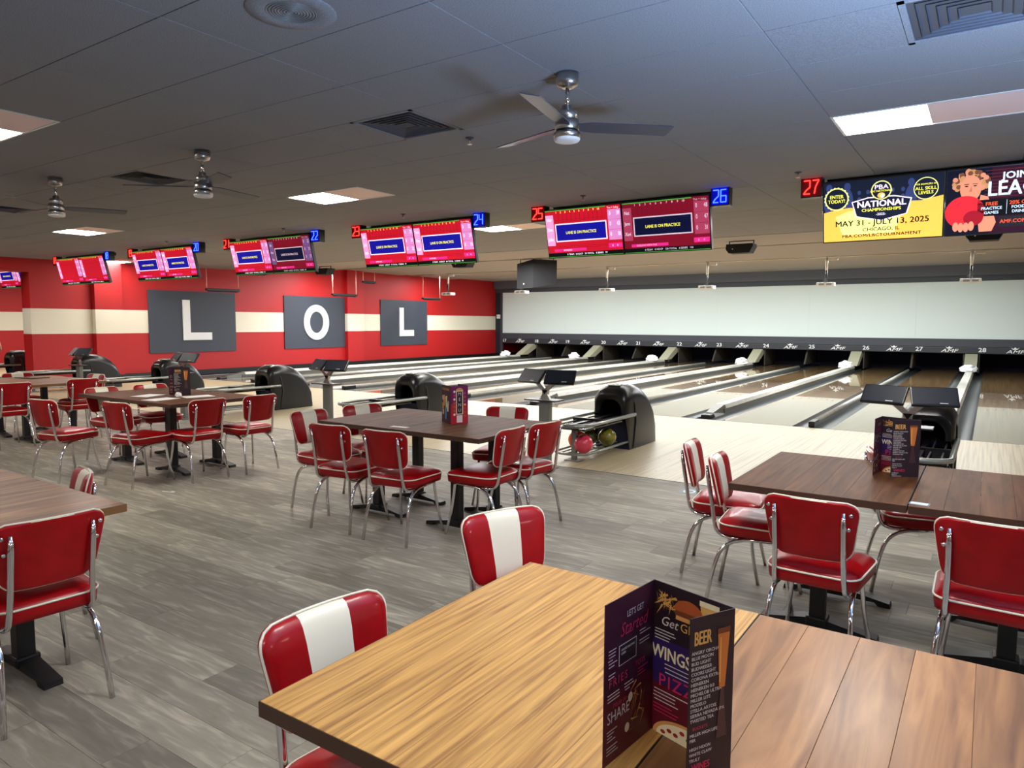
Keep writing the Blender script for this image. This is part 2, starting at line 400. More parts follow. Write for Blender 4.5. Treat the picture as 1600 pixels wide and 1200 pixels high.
for i, (x_, y_, n) in enumerate(sp):
    t = thing('sprinkler_head', 'small sprinkler head on the ceiling '+n, 'sprinkler', (x_, y_, zc(y_)))
    ob('escutcheon', MB().lathe([(.035, 0), (.033, -.006), (.012, -.012)], CEILGRID, 14), t)
    ob('nozzle', MB().lathe([(.01, -.01), (.009, -.035), (.004, -.04), (.004, -.05), (.02, -.052), (.02, -.055)], STEEL, 12), t)

# ---- walls
def wall(name, a, b, m, label): return struct(name, MB().box(a, b, m), label)
PLAIN = mat('wall_plain', (168, 160, 152), .8)
wall('wall_back', (-29.2, -5.2, -.1), (7.2, -5, 3.3), PLAIN, 'wall behind the viewer'); wall('wall_right', (7, -5, -.15), (7.2, 31, 3.6), PLAIN, 'wall at the right end')
wall('wall_far_left', (-27.8, -5, -.15), (-27.5, 31, 3.6), REDW, 'distant red wall with a cream stripe beyond the doorway')
mb = MB()
mb.box((WX-.45, 7.82, -.15), (WX, 31, 3.7), REDW); mb.box((WX-.45, -5, 2.74), (WX, 7.82, 3.3), REDW); mb.box((WX-.45, -5, -.1), (WX, 3.0, 3.3), REDW)
wl = struct('wall_left', mb, 'red wall with a cream horizontal stripe left of the lanes')
for (y0, y1) in ((9.25, 9.95), (17.95, 18.75)): ob('pilaster', MB().box((WX-.01, y0, 0), (WX+.16, y1, 3.7), REDW), wl)
struct('baseboard_left', MB().box((WX+.001, 7.82, 0), (WX+.18, 29.9, .14), BLACKM), 'black baseboard along the red wall')
struct('wall_end', MB().box((-29, 30.2, -.6), (7, 30.4, 3.7), mat('end_wall_dark', (26, 30, 40), .7)), 'dark wall behind the pin area')
# sign panels on the red wall
def panel(y0, y1, z0, z1, label): 
    t = thing('letter_sign', label, 'sign', (WX, (y0+y1)/2, (z0+z1)/2), PI/2)
    # local: +x along world +Y, -y faces the room (+X)
    hx, hz = (y1-y0)/2, (z1-z0)/2
    ob('panel', MB().box((-hx, -.035, -hz), (hx, 0, hz), mat('sign_slate', (54, 60, 72), .6)), t); return t
def Lp(t, x0, x1, z0, z1, tk):
    T = Matrix.Translation((0, -.07, 0)); ob('letter', MB().prism([(x0, z0), (x1, z0), (x1, z0+tk*1.0), (x0+tk, z0+tk*1.0), (x0+tk, z1), (x0, z1)], .035, mat('sign_letter', (222, 224, 224), .5), T), t, label='white letter L')
SLATE_Z = (.665, 2.43)
t = panel(10.72, 13.45, *SLATE_Z, 'dark slate sign with a white letter L, the nearest of three on the red wall'); Lp(t, -.37, .53, -.53, .63, .22)
t = panel(15.28, 17.93, *SLATE_Z, 'dark slate sign with a white letter O, middle of three on the red wall')
mb = MB(); n = 40; rx, rz_ = .55, .60; ix, iz = .30, .37
o1 = [(rx*math.cos(2*PI*k/n), rz_*math.sin(2*PI*k/n)) for k in range(n)]; o2 = [(ix*math.cos(2*PI*k/n), iz*math.sin(2*PI*k/n)) for k in range(n)]
mb.loft([[(x, -.036, z) for x, z in o1], [(x, -.07, z) for x, z in o1], [(x, -.07, z) for x, z in o2], [(x, -.036, z) for x, z in o2]], mat('sign_letter', (222, 224, 224)), smooth=False)
ob('letter', mb, t, (.0, 0, 0), label='white letter O')
t = panel(19.75, 22.45, *SLATE_Z, 'dark slate sign with a white letter L, the farthest of three on the red wall'); Lp(t, -.34, .49, -.53, .59, .24)

# ---- lanes
LY0, LY1 = YF, YE
def lane(x0, num, lab):
    t = thing('bowling_lane', lab, 'bowling lane', (x0+.533, (LY0+LY1)/2, -.02))
    o = ob('lane_bed', MB().box((-.533, -(LY1-LY0)/2, -.1), (.533, (LY1-LY0)/2, .02), LANE), t)
    for s in (-1, 1):
        n = 7; prof = []
        xc = s*(.533+.1175)
        for k in range(n+1):
            a = PI+PI*k/n; prof.append((xc+.1175*math.cos(a), .012+.09*math.sin(a)))
        L = (LY1-LY0)/2; mb = MB(); mb.loft([[(x, -L, z) for x, z in prof], [(x, L, z) for x, z in prof]], GUT, closed=False); ob('gutter', mb, t, fix=False)
    ar = MB()
    for q in range(7):
        cx = (q-3)*.127; yb = -(LY1-LY0)/2+4.6-abs(q-3)*.12; ar.add([(cx-.014, yb, .0208), (cx+.014, yb, .0208), (cx, yb+.15, .0208)], [(0, 1, 2)], DOTM)
    ob('aiming_arrow', ar, t, fix=False)['kind'] = 'stuff'
    return t
def lname(n): return 'bowling lane number %s, counted along the dark fascia' % NW[n]
lanes = []
lane(-.484+.35, 28, lname(28))
for k in range(0, 8):
    g = GAPK[k]; nR = 28-2*k
    if k >= 1 and k != 6:
        lane(g+.35, nR, lname(nR) if nR > 16 else 'far lane beyond the doorway at the left edge, farthest but one')
    lane(g-.35-1.067, nR-1, lname(nR-1) if k < 6 else ('lane beyond the doorway at the left edge, nearest' if k == 6 else 'lane beyond the doorway at the left edge, farthest'))
ob('base', MB(), None) if False else None
struct('floor_lanes', MB().box((-27.5, YF, -.6), (7, 30.2, -.11), mat('under_lane', (30, 30, 32), .8)), 'dark recess under the lanes', cat='floor')
for k in range(0, 8):
    g = GAPK[k]
    # wide division: raised cap with sloping nose
    t = thing('lane_divider', ('wide raised divider between lanes %s and %s' % (NW[27-2*k], NW[28-2*k])) if k < 6 else 'wide divider beyond the doorway, %s one' % ('nearer' if k == 6 else 'farther'), 'divider', (g, YF, 0))
    y1 = YM-YF-1.12
    ob('cap', MB().add([(-.085, 1.0, .15), (.085, 1.0, .15), (.085, y1, .15), (-.085, y1, .15), (-.115, 1.0, .085), (.115, 1.0, .085), (.115, y1, .085), (-.115, y1, .085)],
        [(0, 1, 2, 3), (4, 0, 3, 7), (1, 5, 6, 2), (4, 5, 1, 0), (7, 3, 2, 6)], CAPW), t)
    ob('side', MB().box((-.115, .9, -.1), (.115, y1, .085), CAPD), t)
    ob('nose', MB().add([(-.06, .45, .06), (.06, .45, .06), (.085, .99, .15), (-.085, .99, .15), (-.115, .42, -.02), (.115, .42, -.02), (.115, .99, .0), (-.115, .99, .0)],
        [(0, 1, 2, 3), (4, 5, 1, 0), (1, 5, 6, 2), (4, 0, 3, 7), (7, 3, 2, 6)], CAPD), t)
    ob('nose_bumper', MB().box((-.075, .22, -.05), (.075, .47, .045), BLACKP, bev=.015), t)
    # narrow division
    for gx, lab in ([(g-.35-1.067-.272, ('narrow tube divider between lanes %s and %s' % (NW[26-2*k], NW[27-2*k])) if k < 5 else 'narrow divider beyond the doorway, %s one' % ('nearer' if k == 6 else 'farther'))] if k < 5 or k > 5 else []):
        t = thing('lane_divider', lab, 'divider', (gx, YF, 0))
        ob('cap', MB().tube([(0, .4, .06), (0, y1, .06)], .042, CAPW, 10), t); ob('side', MB().box((-.034, .1, -.1), (.034, y1, .05), CAPD), t)
        ob('nose_bumper', MB().box((-.045, .05, .0), (.045, .42, .09), BLACKP, bev=.015), t)
for o in C.objects:
    pass
lane(2.894-.35-1.067, 29, 'lane right of number twenty-eight, out of the picture'); lane(2.894+.35, 30, 'second lane right of number twenty-eight, out of the picture')
# right neighbour divider of lane 28
t = thing('lane_divider', 'narrow tube divider at the right edge of lane 28', 'divider', (-.484+.35+1.067+.272, YF, 0))
ob('cap', MB().tube([(0, .4, .06), (0, YM-YF+.3, .06)], .042, CAPW, 10), t); ob('side', MB().box((-.034, .1, -.1), (.034, YM-YF+.3, .05), CAPD), t)
# ---- masking unit
t = thing('masking_unit', 'long white masking screen over the pins framed in dark grey', 'screen', (-9, YM, 0))
XL, XR = -19.0+9, 6.9+9
xs = XL; i = 0
while xs < XR-.1:
    x1 = min(xs+2*1.689, XR); ob('board', MB().box((xs+.001, 0, 1.09), (x1-.001, .04, 2.955), MASK), t); xs = x1; i += 1
ob('lower_frame', MB().box((XL-.0, -.03, .83), (XR, .06, 1.09), MASKD), t)
ob('number_rail', MB().box((XL, -.06, .62), (XR, .06, .82), mat('rail_dark', (44, 47, 54), .4), bev=.015), t)
ob('upper_frame', MB().box((XL-.35, -.05, 2.955), (XR, .1, 3.13), MASKD), t)
ob('beam', MB().box((XL-.35, -.22, 3.13), (XR, .1, 3.5), mat('beam_grey', (84, 88, 96), .6)), t)
ob('side_frame', MB().box((XL-.12, -.03, 0), (XL, .06, 2.96), MASKD), t)
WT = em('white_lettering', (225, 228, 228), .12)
for n in range(17, 29):
    x_ = -.20+(n-28)*1.689+9+(-.08 if n % 2 else 0); lg = MB(); text_into(lg, str(n), .19, (x_, -.062, .735), WT, bold=.02, sx=1.15); ob('lane_number', lg, t, fix=False)
    lg = MB(); text_into(lg, 'AMF', .15, (x_+.86, -.062, .70), WT, sx=1.6, shear=.25, bold=.012)
    poly(lg, [(x_+.80, .77), (x_+.92, .77), (x_+.97, .84), (x_+.91, .80), (x_+.86, .85), (x_+.81, .80), (x_+.75, .84)], WT, -.062); ob('logo', lg, t, fix=False)
# pit curtains and kickbacks
struct('trim_pit', MB().box((-19.0, YE-.02, -.3), (6.9, YE+.02, 1.1), PITM), 'dark curtain behind the pin decks')
for k in range(0, 6):
    g = GAPK[k]; t = thing('kickback', 'tan sloping housing under number %s on the dark fascia' % NW[28-2*k], 'housing', (g, YM, 0))
    ob('body', MB().add([(-.17, -1.1, .15), (.17, -1.1, .15), (.17, -.6, .15), (-.17, -.6, .15), (-.17, -.09, .61), (.17, -.09, .61), (.17, .3, .5), (-.17, .3, .5)], [(0, 3, 2, 1), (4, 5, 6, 7), (0, 1, 5, 4), (1, 2, 6, 5), (2, 3, 7, 6), (3, 0, 4, 7)], BOXM), t)
    ob('side_plate', MB().box((.19, .08, .0), (.23, 1.6, .61), mat('kick_dark', (66, 62, 54), .6)), t)
    ob('side_plate', MB().box((-.23, .08, .0), (-.19, 1.6, .61), mat('kick_dark', (66, 62, 54), .6)), t)
    if k < 5:
        t = thing('kickback', 'thin dark partition under number %s on the dark fascia' % NW[27-2*k], 'partition', (g-.35-1.067-.272, YM, 0))
        ob('body', MB().add([(-.03, -.2, .1), (.03, -.2, .1), (.03, 2, .1), (-.03, 2, .1), (-.03, .25, .61), (.03, .25, .61), (.03, 2, .61), (-.03, 2, .61)], [(0, 3, 2, 1), (4, 5, 6, 7), (0, 1, 5, 4), (1, 2, 6, 5), (2, 3, 7, 6), (3, 0, 4, 7)], mat('kick_dark', (66, 62, 54), .6)), t)
    # crumpled white plastic on the divider
    bm = bmesh.new(); bmesh.ops.create_icosphere(bm, subdivisions=3, radius=.21)
    for v in bm.verts: v.co = v.co*(1+random.uniform(-.22, .22)); v.co.z = max(v.co.z*.8, -.04)
    me = bpy.data.meshes.new('bag'); bm.to_mesh(me); bm.free(); me.materials.append(mat('white_plastic', (236, 236, 240), .4))
    o = ob('crumpled_bag', me, None, (g-.02, YM-2.1, .19)); tag(o, 'crumpled white plastic on the wide divider in front of number %s' % NW[28-2*k], 'bag')

#THINGS
# ---- diner chair
def arc(p0, p1, p2, n=6):
    p0, p1, p2 = map(Vector, (p0, p1, p2)); return [tuple(p0*(1-t)**2+p1*2*t*(1-t)+p2*t*t) for t in [k/n for k in range(n+1)]]
def rrect(hw, hd0, hd1, r, z, n=5, wf=1.0):
    """rounded rectangle loop; rear (y=-hd0) half-width hw, front (y=hd1) half-width hw*wf"""
    pts = []
    for (cx, cy, a0) in ((hw*wf-r, hd1-r, 0), (-(hw*wf-r), hd1-r, PI/2), (-(hw-r), -hd0+r, PI), (hw-r, -hd0+r, 3*PI/2)):
        for k in range(n+1):
            a = a0+PI/2*k/n; pts.append((cx+r*math.cos(a), cy+r*math.sin(a), z))
    return pts
def make_chair():
    t = thing('dining_chair', 'chair', 'chair')
    mb = MB(); rings = []
    for z, ins in ((.395, .02), (.400, .004), (.43, 0), (.452, 0), (.462, .004), (.474, .02), (.482, .05), (.487, .10), (.489, .17)):
        rings.append(rrect(.195-ins, .195-ins, .215-ins, max(.075-ins*.8, .01), z, wf=1.08))
    mb.loft(rings, RED, cap0=True, cap1=True); ob('seat', mb, t)
    ob('seat_piping', MB().tube(rrect(.197, .197, .217, .075, .455, wf=1.08), .0045, CREAM, 6, closed=True), t, label='white piping round the seat edge')
    # backrest
    NU = [-1, -.985, -.95, -.88, -.75, -.55, -.37, -.37, -.2, 0, .2, .37, .37, .55, .75, .88, .95, .985, 1]
    NV = [0, .03, .1, .25, .5, .75, .9, .97, 1]
    zb, zt = .535, .800
    def hw(z): return .158+(.200-.158)*min(1, max(0, (z-zb)/(zt-zb)))**.8
    rc = .055
    def col(u):
        # vertical extent at column u with rounded corners
        e = max(0, abs(u)*.19-(.19-rc)); d = rc-math.sqrt(max(0, rc*rc-e*e)); return zb+d*1.1, zt-d
    def pt(u, v, side):
        z0, z1 = col(u); z = z0+(z1-z0)*v; x = u*hw(z)
        base = -.215-.055*(z-zb)/(zt-zb)-.0+.030*(u*u)      # leans back, curves round the sitter
        f = (1-abs(u)**5)**.5*(1-abs(2*v-1)**5)**.5
        return (x, base+(.008+.030*f if side else -.008-.002*f), z)
    def grid(idx, m, side, mbx):
        vs = [pt(NU[i], v, side) for i in idx for v in NV]; n = len(NV); fs = []
        for a in range(len(idx)-1):
            for b in range(n-1): fs.append((a*n+b, a*n+b+1, (a+1)*n+b+1, (a+1)*n+b))
        mbx.add(vs, fs, m, True)
    def rim(idx, m, mbx, top, bottom=True):
        for v in ((1, 0) if bottom else (1,)):
            vs = [pt(NU[i], v, s_) for i in idx for s_ in (0, 1)]
            mbx.add(vs, [(2*a, 2*a+1, 2*a+3, 2*a+2) for a in range(len(idx)-1)], m, True)
    L_, Mi, R_ = list(range(0, 7)), list(range(7, 12)), list(range(12, 19))
    red = MB(); grid(L_, RED, True, red); grid(R_, RED, True, red); grid(L_+Mi[1:]+R_[1:], RED, False, red); rim(L_, RED, red, 1); rim(R_, RED, red, 1)
    for i in (0, 18):
        vs = [pt(NU[i], v, s_) for v in NV for s_ in (0, 1)]; red.add(vs, [(2*a, 2*a+1, 2*a+3, 2*a+2) for a in range(len(NV)-1)], RED, True)
    ob('backrest', red, t)
    st = MB(); grid(Mi, CREAM, True, st); rim(Mi, CREAM, st, 1); ob('stripe', st, t, label='cream centre stripe on the backrest')
    loop = [pt(NU[i], 1, 1) for i in range(19) if i not in (7, 12)]+[pt(1, v, 1) for v in NV[::-1][1:-1]]+[pt(NU[i], 0, 1) for i in range(18, -1, -1) if i not in (7, 12)]+[pt(-1, v, 1) for v in NV[1:-1]]
    ob('back_piping', MB().tube([(x*1.005, y-.002, z+(.002 if z > .66 else -.002)) for x, y, z in loop], .004, CREAM, 6, closed=True), t, label='white piping round the backrest')
    for s in (-1, 1):
        up = [(s*.140, -.268, .765), (s*.140, -.260, .70), (s*.140, -.236, .56), (s*.143, -.222, .47)]+arc((s*.145, -.213, .43), (s*.146, -.203, .378), (s*.15, -.13, .376), 5)+[(s*.15, .02, .378)]
        ob('upright', MB().tube(up, [.007, .012]+[.0115]*(len(up)-2), CHROME, 8), t)
        leg = [(s*.190, -.245, 0), (s*.182, -.222, .14), (s*.176, -.205, .22)]+arc((s*.172, -.19, .27), (s*.165, -.155, .372), (s*.158, -.02, .378), 7)[0:]+[(s*.155, .13, .384)]
        ob('leg', MB().tube(leg, .0112, CHROME, 8), t)
        fl_ = [(s*.150, .150, .386)]+arc((s*.152, .155, .37), (s*.165, .165, .20), (s*.180, .19, .10), 4)+[(s*.192, .212, 0)]
        ob('leg', MB().tube(fl_, .0105, CHROME, 8), t)
        for z_, xx_, yy_ in ((.755, .168, -.262), (.69, .158, -.248)):
            ob('rivet', MB().lathe([(.0, .0), (.009, .0), (.008, .004), (.004, .006), (.0, .006)], CHROME, 10, Matrix.Translation((s*xx_, yy_+.003, z_)) @ Matrix.Rotation(PI/2, 4, 'X')), t)
    fr = MB(); fr.tube([(-.15, .145, .386), (.15, .145, .386)], .008, CHROME, 6); fr.tube([(-.15, -.06, .383), (.15, -.06, .383)], .008, CHROME, 6)
    ob('seat_frame', fr, t, fix=False)
    return t
MIDG, LMG, FLG, RG, NG = 'chairs round the middle table', 'chairs round the left table', 'chairs round the far left table', 'chairs round the right table', 'chairs round the nearest table'
CH = [
 (-4.535, 3.99, -90, 'striped red and cream diner chair at the left end of the middle table, nearer one', MIDG),
 (-4.02, 3.76, 6, 'red diner chair seen from behind at the left front of the middle table', MIDG),
 (-3.48, 3.775, 6, 'red diner chair seen from behind at the middle table, nearest of its group', MIDG),
 (-3.04, 4.15, 92, 'red diner chair at the right end of the middle table, the nearer of two', MIDG),
 (-2.99, 4.58, 84, 'red diner chair at the right end of the middle table, the farther of two', MIDG),
 (-4.50, 4.49, -108, 'striped diner chair behind the left corner of the middle table, only its top showing', MIDG),
 (-3.45, 4.95, 200, 'striped diner chair behind the right part of the middle table by the scoring console pole', MIDG),
 (-7.55, 3.31, 12, 'red diner chair seen from behind, standing apart in the aisle left of the left table', LMG),
 (-6.74, 3.60, 9, 'red diner chair seen from behind at the front of the left table', LMG),
 (-6.50, 4.03, 88, 'red diner chair at the right end of the left table, nearer of two', LMG),
 (-6.44, 4.58, 88, 'red diner chair at the right end of the left table, farther of two', LMG),
 (-8.10, 4.05, -86, 'striped diner chair at the left end of the left table, nearer of two', LMG),
 (-8.08, 4.55, -98, 'striped diner chair at the left end of the left table, farther of two', LMG),
 (-3.19, 1.235, 86, 'large red diner chair at the left edge, seen from behind at the near table', 'chairs at the near left table'),
 (-3.80, 1.47, 163, 'diner chair behind the near left table, only the end of its striped backrest showing', 'chairs at the near left table'),
 (-10.02, 3.72, 90, 'red diner chair at the left edge, at the near end of the far left table', FLG),
 (-10.05, 4.55, 85, 'red diner chair at the far end of the far left table beside the left table', FLG),
 (-11.4, 4.45, -96, 'striped diner chair at the left of the far left table behind the black tablet', FLG),
 (-10.50, 4.80, 187, 'striped diner chair behind the far left table, only its top showing', FLG),
 (-1.31, 4.38, -82, 'striped diner chair at the left end of the right table, the farther of two', RG),
 (-1.02, 4.00, -84, 'striped diner chair at the left end of the right table, the nearer of two', RG),
 (-.60, 3.44, -2, 'red diner chair seen from behind at the front of the right table, fully visible', RG),
 (.06, 3.43, -3, 'red diner chair in front of the right table, cut by the right edge', RG),
 (-.31, 4.73, -76, 'diner chair behind the right table, half hidden by the upright menu', RG),
 (-1.177, 1.20, -95, 'striped diner chair at the left end of the nearest table, the closer one', NG),
 (-1.352, 2.18, -112, 'striped diner chair beyond the corner of the nearest table, turned towards us', NG),
]
chair0 = make_chair()
for i, (x_, y_, a, lab, grp) in enumerate(CH):
    if i == 0: o = chair0; o.location = (x_, y_, 0); o.rotation_euler = (0, 0, math.radians(a)); o['label'] = lab; o['group'] = grp
    else: o = dup(chair0, (x_, y_, 0), math.radians(a), lab, grp)

# ---- tables
TH = .755
def table(x0, x1, y0, y1, wood, lab, n=6, ped=True, px=None):
    cx, cy = (x0+x1)/2, (y0+y1)/2; t = thing('dining_table', lab, 'table', (cx, cy, 0)); hw_, hd = (x1-x0)/2-.002, (y1-y0)/2
    pw = 2*hw_/n
    for k in range(n):
        a = -hw_+k*pw; o = ob('plank', MB().box((.0003, -hd+.002, -.034), (pw-.0003, hd-.002, 0), wood, bev=.0008), t, (a, 0, TH))
    EDGE = mat('brown_wood_edge', (126, 90, 50), .5) if wood is WOODG else mat('shaded_wood_edge', (66, 42, 26), .5)  # dark edge has side-face shade in its colour; glossy wood keeps plain brown
    e = MB(); e.box((-hw_, -hd, TH-.034), (hw_, -hd+.002, TH-.001), EDGE); e.box((-hw_, hd-.002, TH-.034), (hw_, hd, TH-.001), EDGE)
    e.box((-hw_-.002, -hd, TH-.034), (-hw_, hd, TH-.001), EDGE); e.box((hw_, -hd, TH-.034), (hw_+.002, hd, TH-.001), EDGE)
    ob('edge_band', e, t, fix=False)
    for s in (-1, 1):
        yy = s*(hd-.27)
        c = MB(); c.box((-.036, yy-.036, .05), (.036, yy+.036, TH-.05), BLACKM, bev=.006); c.box((-.16, yy-.16, TH-.05), (.16, yy+.16, TH-.034), BLACKM); ob('column', c, t, fix=False)
        b = MB()
        b.box((-.05, yy-.05, .03), (.05, yy+.05, .075), BLACKM, bev=.01)
        prof = [(-.28, .0), (-.22, .0), (-.20, .02), (.20, .02), (.22, 0), (.28, 0), (.275, .025), (.06, .062), (-.06, .062), (-.275, .025)]
        b.prism(prof, .075, BLACKM, Matrix.Translation((0, yy-.0375, 0))); ob('foot', b, t, fix=False)
    return t
table(-1.235, -.487, .885, 1.945, WOODN, 'nearest table, honey wood with long grain, left of the large menu')
table(-.485, .26, .88, 1.94, WOODG, 'glossy brown plank table at bottom right, joined to the nearest honey table')
table(.266, 1.01, .88, 1.94, WOODG, 'plank table continuing the row beyond the bottom right corner')
table(-4.49, -3.68, 3.85, 4.87, WOODD, 'left half of the middle table, dark plank top')
table(-3.675, -2.865, 3.85, 4.87, WOODD, 'right half of the middle table, dark plank top with the bright seams')
table(-8.28, -7.38, 3.76, 4.80, WOODD, 'left half of the left table')
table(-7.375, -6.47, 3.76, 4.80, WOODD, 'right half of the left table, with white papers')
table(-10.65, -9.85, 3.74, 4.84, WOODG, 'pale shiny table top at the left edge by the far left chairs, right half')
table(-11.46, -10.655, 3.74, 4.84, WOODG, 'far left table, left half holding the black tablet')
table(-3.91, -3.09, .52, 1.58, WOODG, 'brown ridged plank table at the left edge, right half with the exposed corner')
table(-4.74, -3.915, .52, 1.58, WOODG, 'brown plank table at the left edge, left half')
table(-1.05, -.268, 3.50, 4.57, WOODD, 'right table, left half under the small menu')
table(-.262, .52, 3.50, 4.57, WOODD, 'right table, right half cut by the right edge')

#SIGNAGE
# ---- menus
MD = mat('menu_dark', (34, 16, 26), .5); MP = mat('menu_plum', (64, 16, 44), .5); MR = mat('menu_red', (92, 12, 30), .5)
MW = mat('menu_white', (215, 205, 200), .5); MO = mat('menu_amber', (226, 170, 90), .5); MPK = mat('menu_pink', (200, 40, 80), .5); MY = mat('menu_fries', (222, 168, 84), .5)
MBR = mat('menu_bun', (176, 84, 40), .5); MT = mat('menu_toast', (120, 60, 30), .5); MBE = mat('menu_beer', (206, 116, 44), .5); MCR = mat('menu_cream', (236, 220, 180), .5); MBL = mat('menu_violet', (44, 22, 84), .5); MPZ = mat('menu_salami', (160, 32, 26), .5)
MC = mat('menu_crust', (216, 150, 84), .5); MB_ = mat('menu_blue', (70, 160, 200), .5)
def face_T(p, q):
    """frame whose x runs from p to q, facing -y local; origin at p on the table"""
    p, q = Vector((*p, 0)), Vector((*q, 0)); x = (q-p).normalized(); z = Vector((0, 0, 1)); y = z.cross(x)
    Mx = Matrix((x, y, z)).transposed().to_4x4(); Mx.translation = p; return Mx, (q-p).length
H = .30
def lines(mb, words, x, z, sz, m, T, dz=None, align='LEFT'):
    for i, wd in enumerate(words): text_into(mb, wd, sz, (x, 0, z-i*(dz or sz*1.15)), m, T, align=align, bold=.01)
def bars(mb, x0, x1, z, n, T, m=MW, dz=.006, th=.0018):
    for i in range(n):
        a = x0+random.uniform(0, .003); b = x1-random.uniform(0, (x1-x0)*.5); quad(mb, a, z-i*dz, b, z-i*dz+th, m, 0, T)
def art_share(mb, T, w_):
    s = w_/.17
    quad(mb, 0, 0, w_, H*.42, MR, .0003, T)
    text_into(mb, "LET'S GET", .017, (.10*s, 0, .262), MW, T, sx=.8); text_into(mb, 'Started', .036, (.095*s, 0, .236), MPK, T, shear=.3, sx=.9)
    for z in (.215, .196): bars(mb, .115*s, .155*s, z, 2, T)
    quad(mb, .045*s, .172, .105*s, .2105, MW, 0, T); quad(mb, .047*s, .1735, .103*s, .209, MD, -.0003, T)
    lines(mb, ['HOUSE NACHOS', 'CHIPS'], .052*s, .20, .006, MW, T @ Matrix.Translation((0, -.0004, 0)))
    bars(mb, .01*s, .04*s, .21, 6, T); bars(mb, .01*s, .045*s, .165, 2, T)
    text_into(mb, 'FRIES', .022, (.045*s, 0, .148), MPK, T, space=1.3); text_into(mb, 'TOTS', .014, (.12*s, 0, .155), MPK, T)
    bars(mb, .01*s, .05*s, .128, 3, T); bars(mb, .065*s, .10*s, .13, 3, T); bars(mb, .11*s, .15*s, .142, 3, T, MPK)
    text_into(mb, 'Made to', .014, (.05*s, 0, .104), MPK, T, shear=.3); text_into(mb, 'SHARE', .030, (.047*s, 0, .084), MW, T, sx=.85)
    for i in range(34):
        a = random.uniform(0, PI); cx, cz = random.gauss(.112*s, .015), random.gauss(.07, .018); l = .014
        poly(mb, [(cx-l*math.cos(a), cz-l*math.sin(a)), (cx+l*math.cos(a), cz+l*math.sin(a)), (cx+l*math.cos(a)-.002, cz+l*math.sin(a)+.004)], random.choice([MY, MBR, MC, MT]), -.0002*(i % 5)-.0002, T)
    disc(mb, .085*s, .10, .008, .009, MCR, -.0012, T=T); disc(mb, .075*s, .045, .008, .009, MCR, -.0012, T=T)
    bars(mb, .008*s, .045*s, .060, 4, T); bars(mb, .008*s, .05*s, .030, 3, T)
def art_food(mb, T, w_):
    s = w_/.178
    quad(mb, 0, .10, w_, .19, MBL, .0004, T); quad(mb, 0, 0, w_, .10, MR, .0003, T)
    for i in range(30):
        a = random.uniform(.1, PI-.1); cx, cz = random.gauss(.035*s, .013), random.gauss(.262, .008); l = .016
        poly(mb, [(max(.001, cx-l*math.cos(a)), cz-l*math.sin(a)*.7), (cx+l*math.cos(a), cz+l*math.sin(a)*.7), (cx+l*math.cos(a)-.002, cz+l*math.sin(a)*.7+.004)], random.choice([MY, MC, MO]), -.0002*(i % 5)-.0002, T)
    disc(mb, .083*s, .258, .033, .024, MBR, -.0014, T=T, a0=0, a1=PI); quad(mb, .053*s, .248, .113*s, .258, MT, -.0013, T); quad(mb, .055*s, .240, .111*s, .248, MC, -.0013, T)
    poly(mb, [(.112*s, .250), (.142*s, .250), (.148*s, .288), (.108*s, .288)], MO, -.0008, T); quad(mb, .107*s, .282, .149*s, .292, MCR, -.0010, T)
    text_into(mb, 'Get', .026, (.038*s, 0, .226), MW, T, shear=.3); text_into(mb, 'GRILLED', .024, (.11*s, 0, .226), MO, T)
    bars(mb, .004, .07*s, .206, 4, T); bars(mb, .085*s, .15*s, .204, 4, T)
    text_into(mb, 'WINGS', .036, (.045*s, 0, .162), MCR, T, sx=.78, bold=.02); bars(mb, .09*s, .165*s, .168, 3, T); bars(mb, .03*s, .15*s, .142, 3, T, dz=.008)
    text_into(mb, 'PIZZA', .036, (.07*s, 0, .107), MPK, T, space=1.15); bars(mb, .004, .10*s, .086, 4, T, dz=.007); bars(mb, .004, .075*s, .056, 3, T, MPK, dz=.007)
    disc(mb, .09*s, -.0, .085, .040, MC, -.0006, T=T, a0=0, a1=PI, n=24); disc(mb, .09*s, 0, .076, .034, MCR, -.0008, T=T, a0=0, a1=PI, n=24)
    for i in range(9): disc(mb, .03*s+.015*i, .006+.018*math.sin(PI*(i+.5)/9)*(1 if i % 2 else .5), .006, .004, MPZ, -.001, 10, T)
BEERS = ['ANGRY ORCHARD', 'BLUE MOON', 'BUD LIGHT', 'BUDWEISER', 'COORS LIGHT', 'CORONA EXTRA', 'HEINEKEN', 'HEINEKEN 0.0', 'MICHELOB ULTRA', 'MILLER LITE', 'MODELO', 'STELLA ARTOIS', 'SIERRA NEVADA IPA', 'TWISTED TEA']
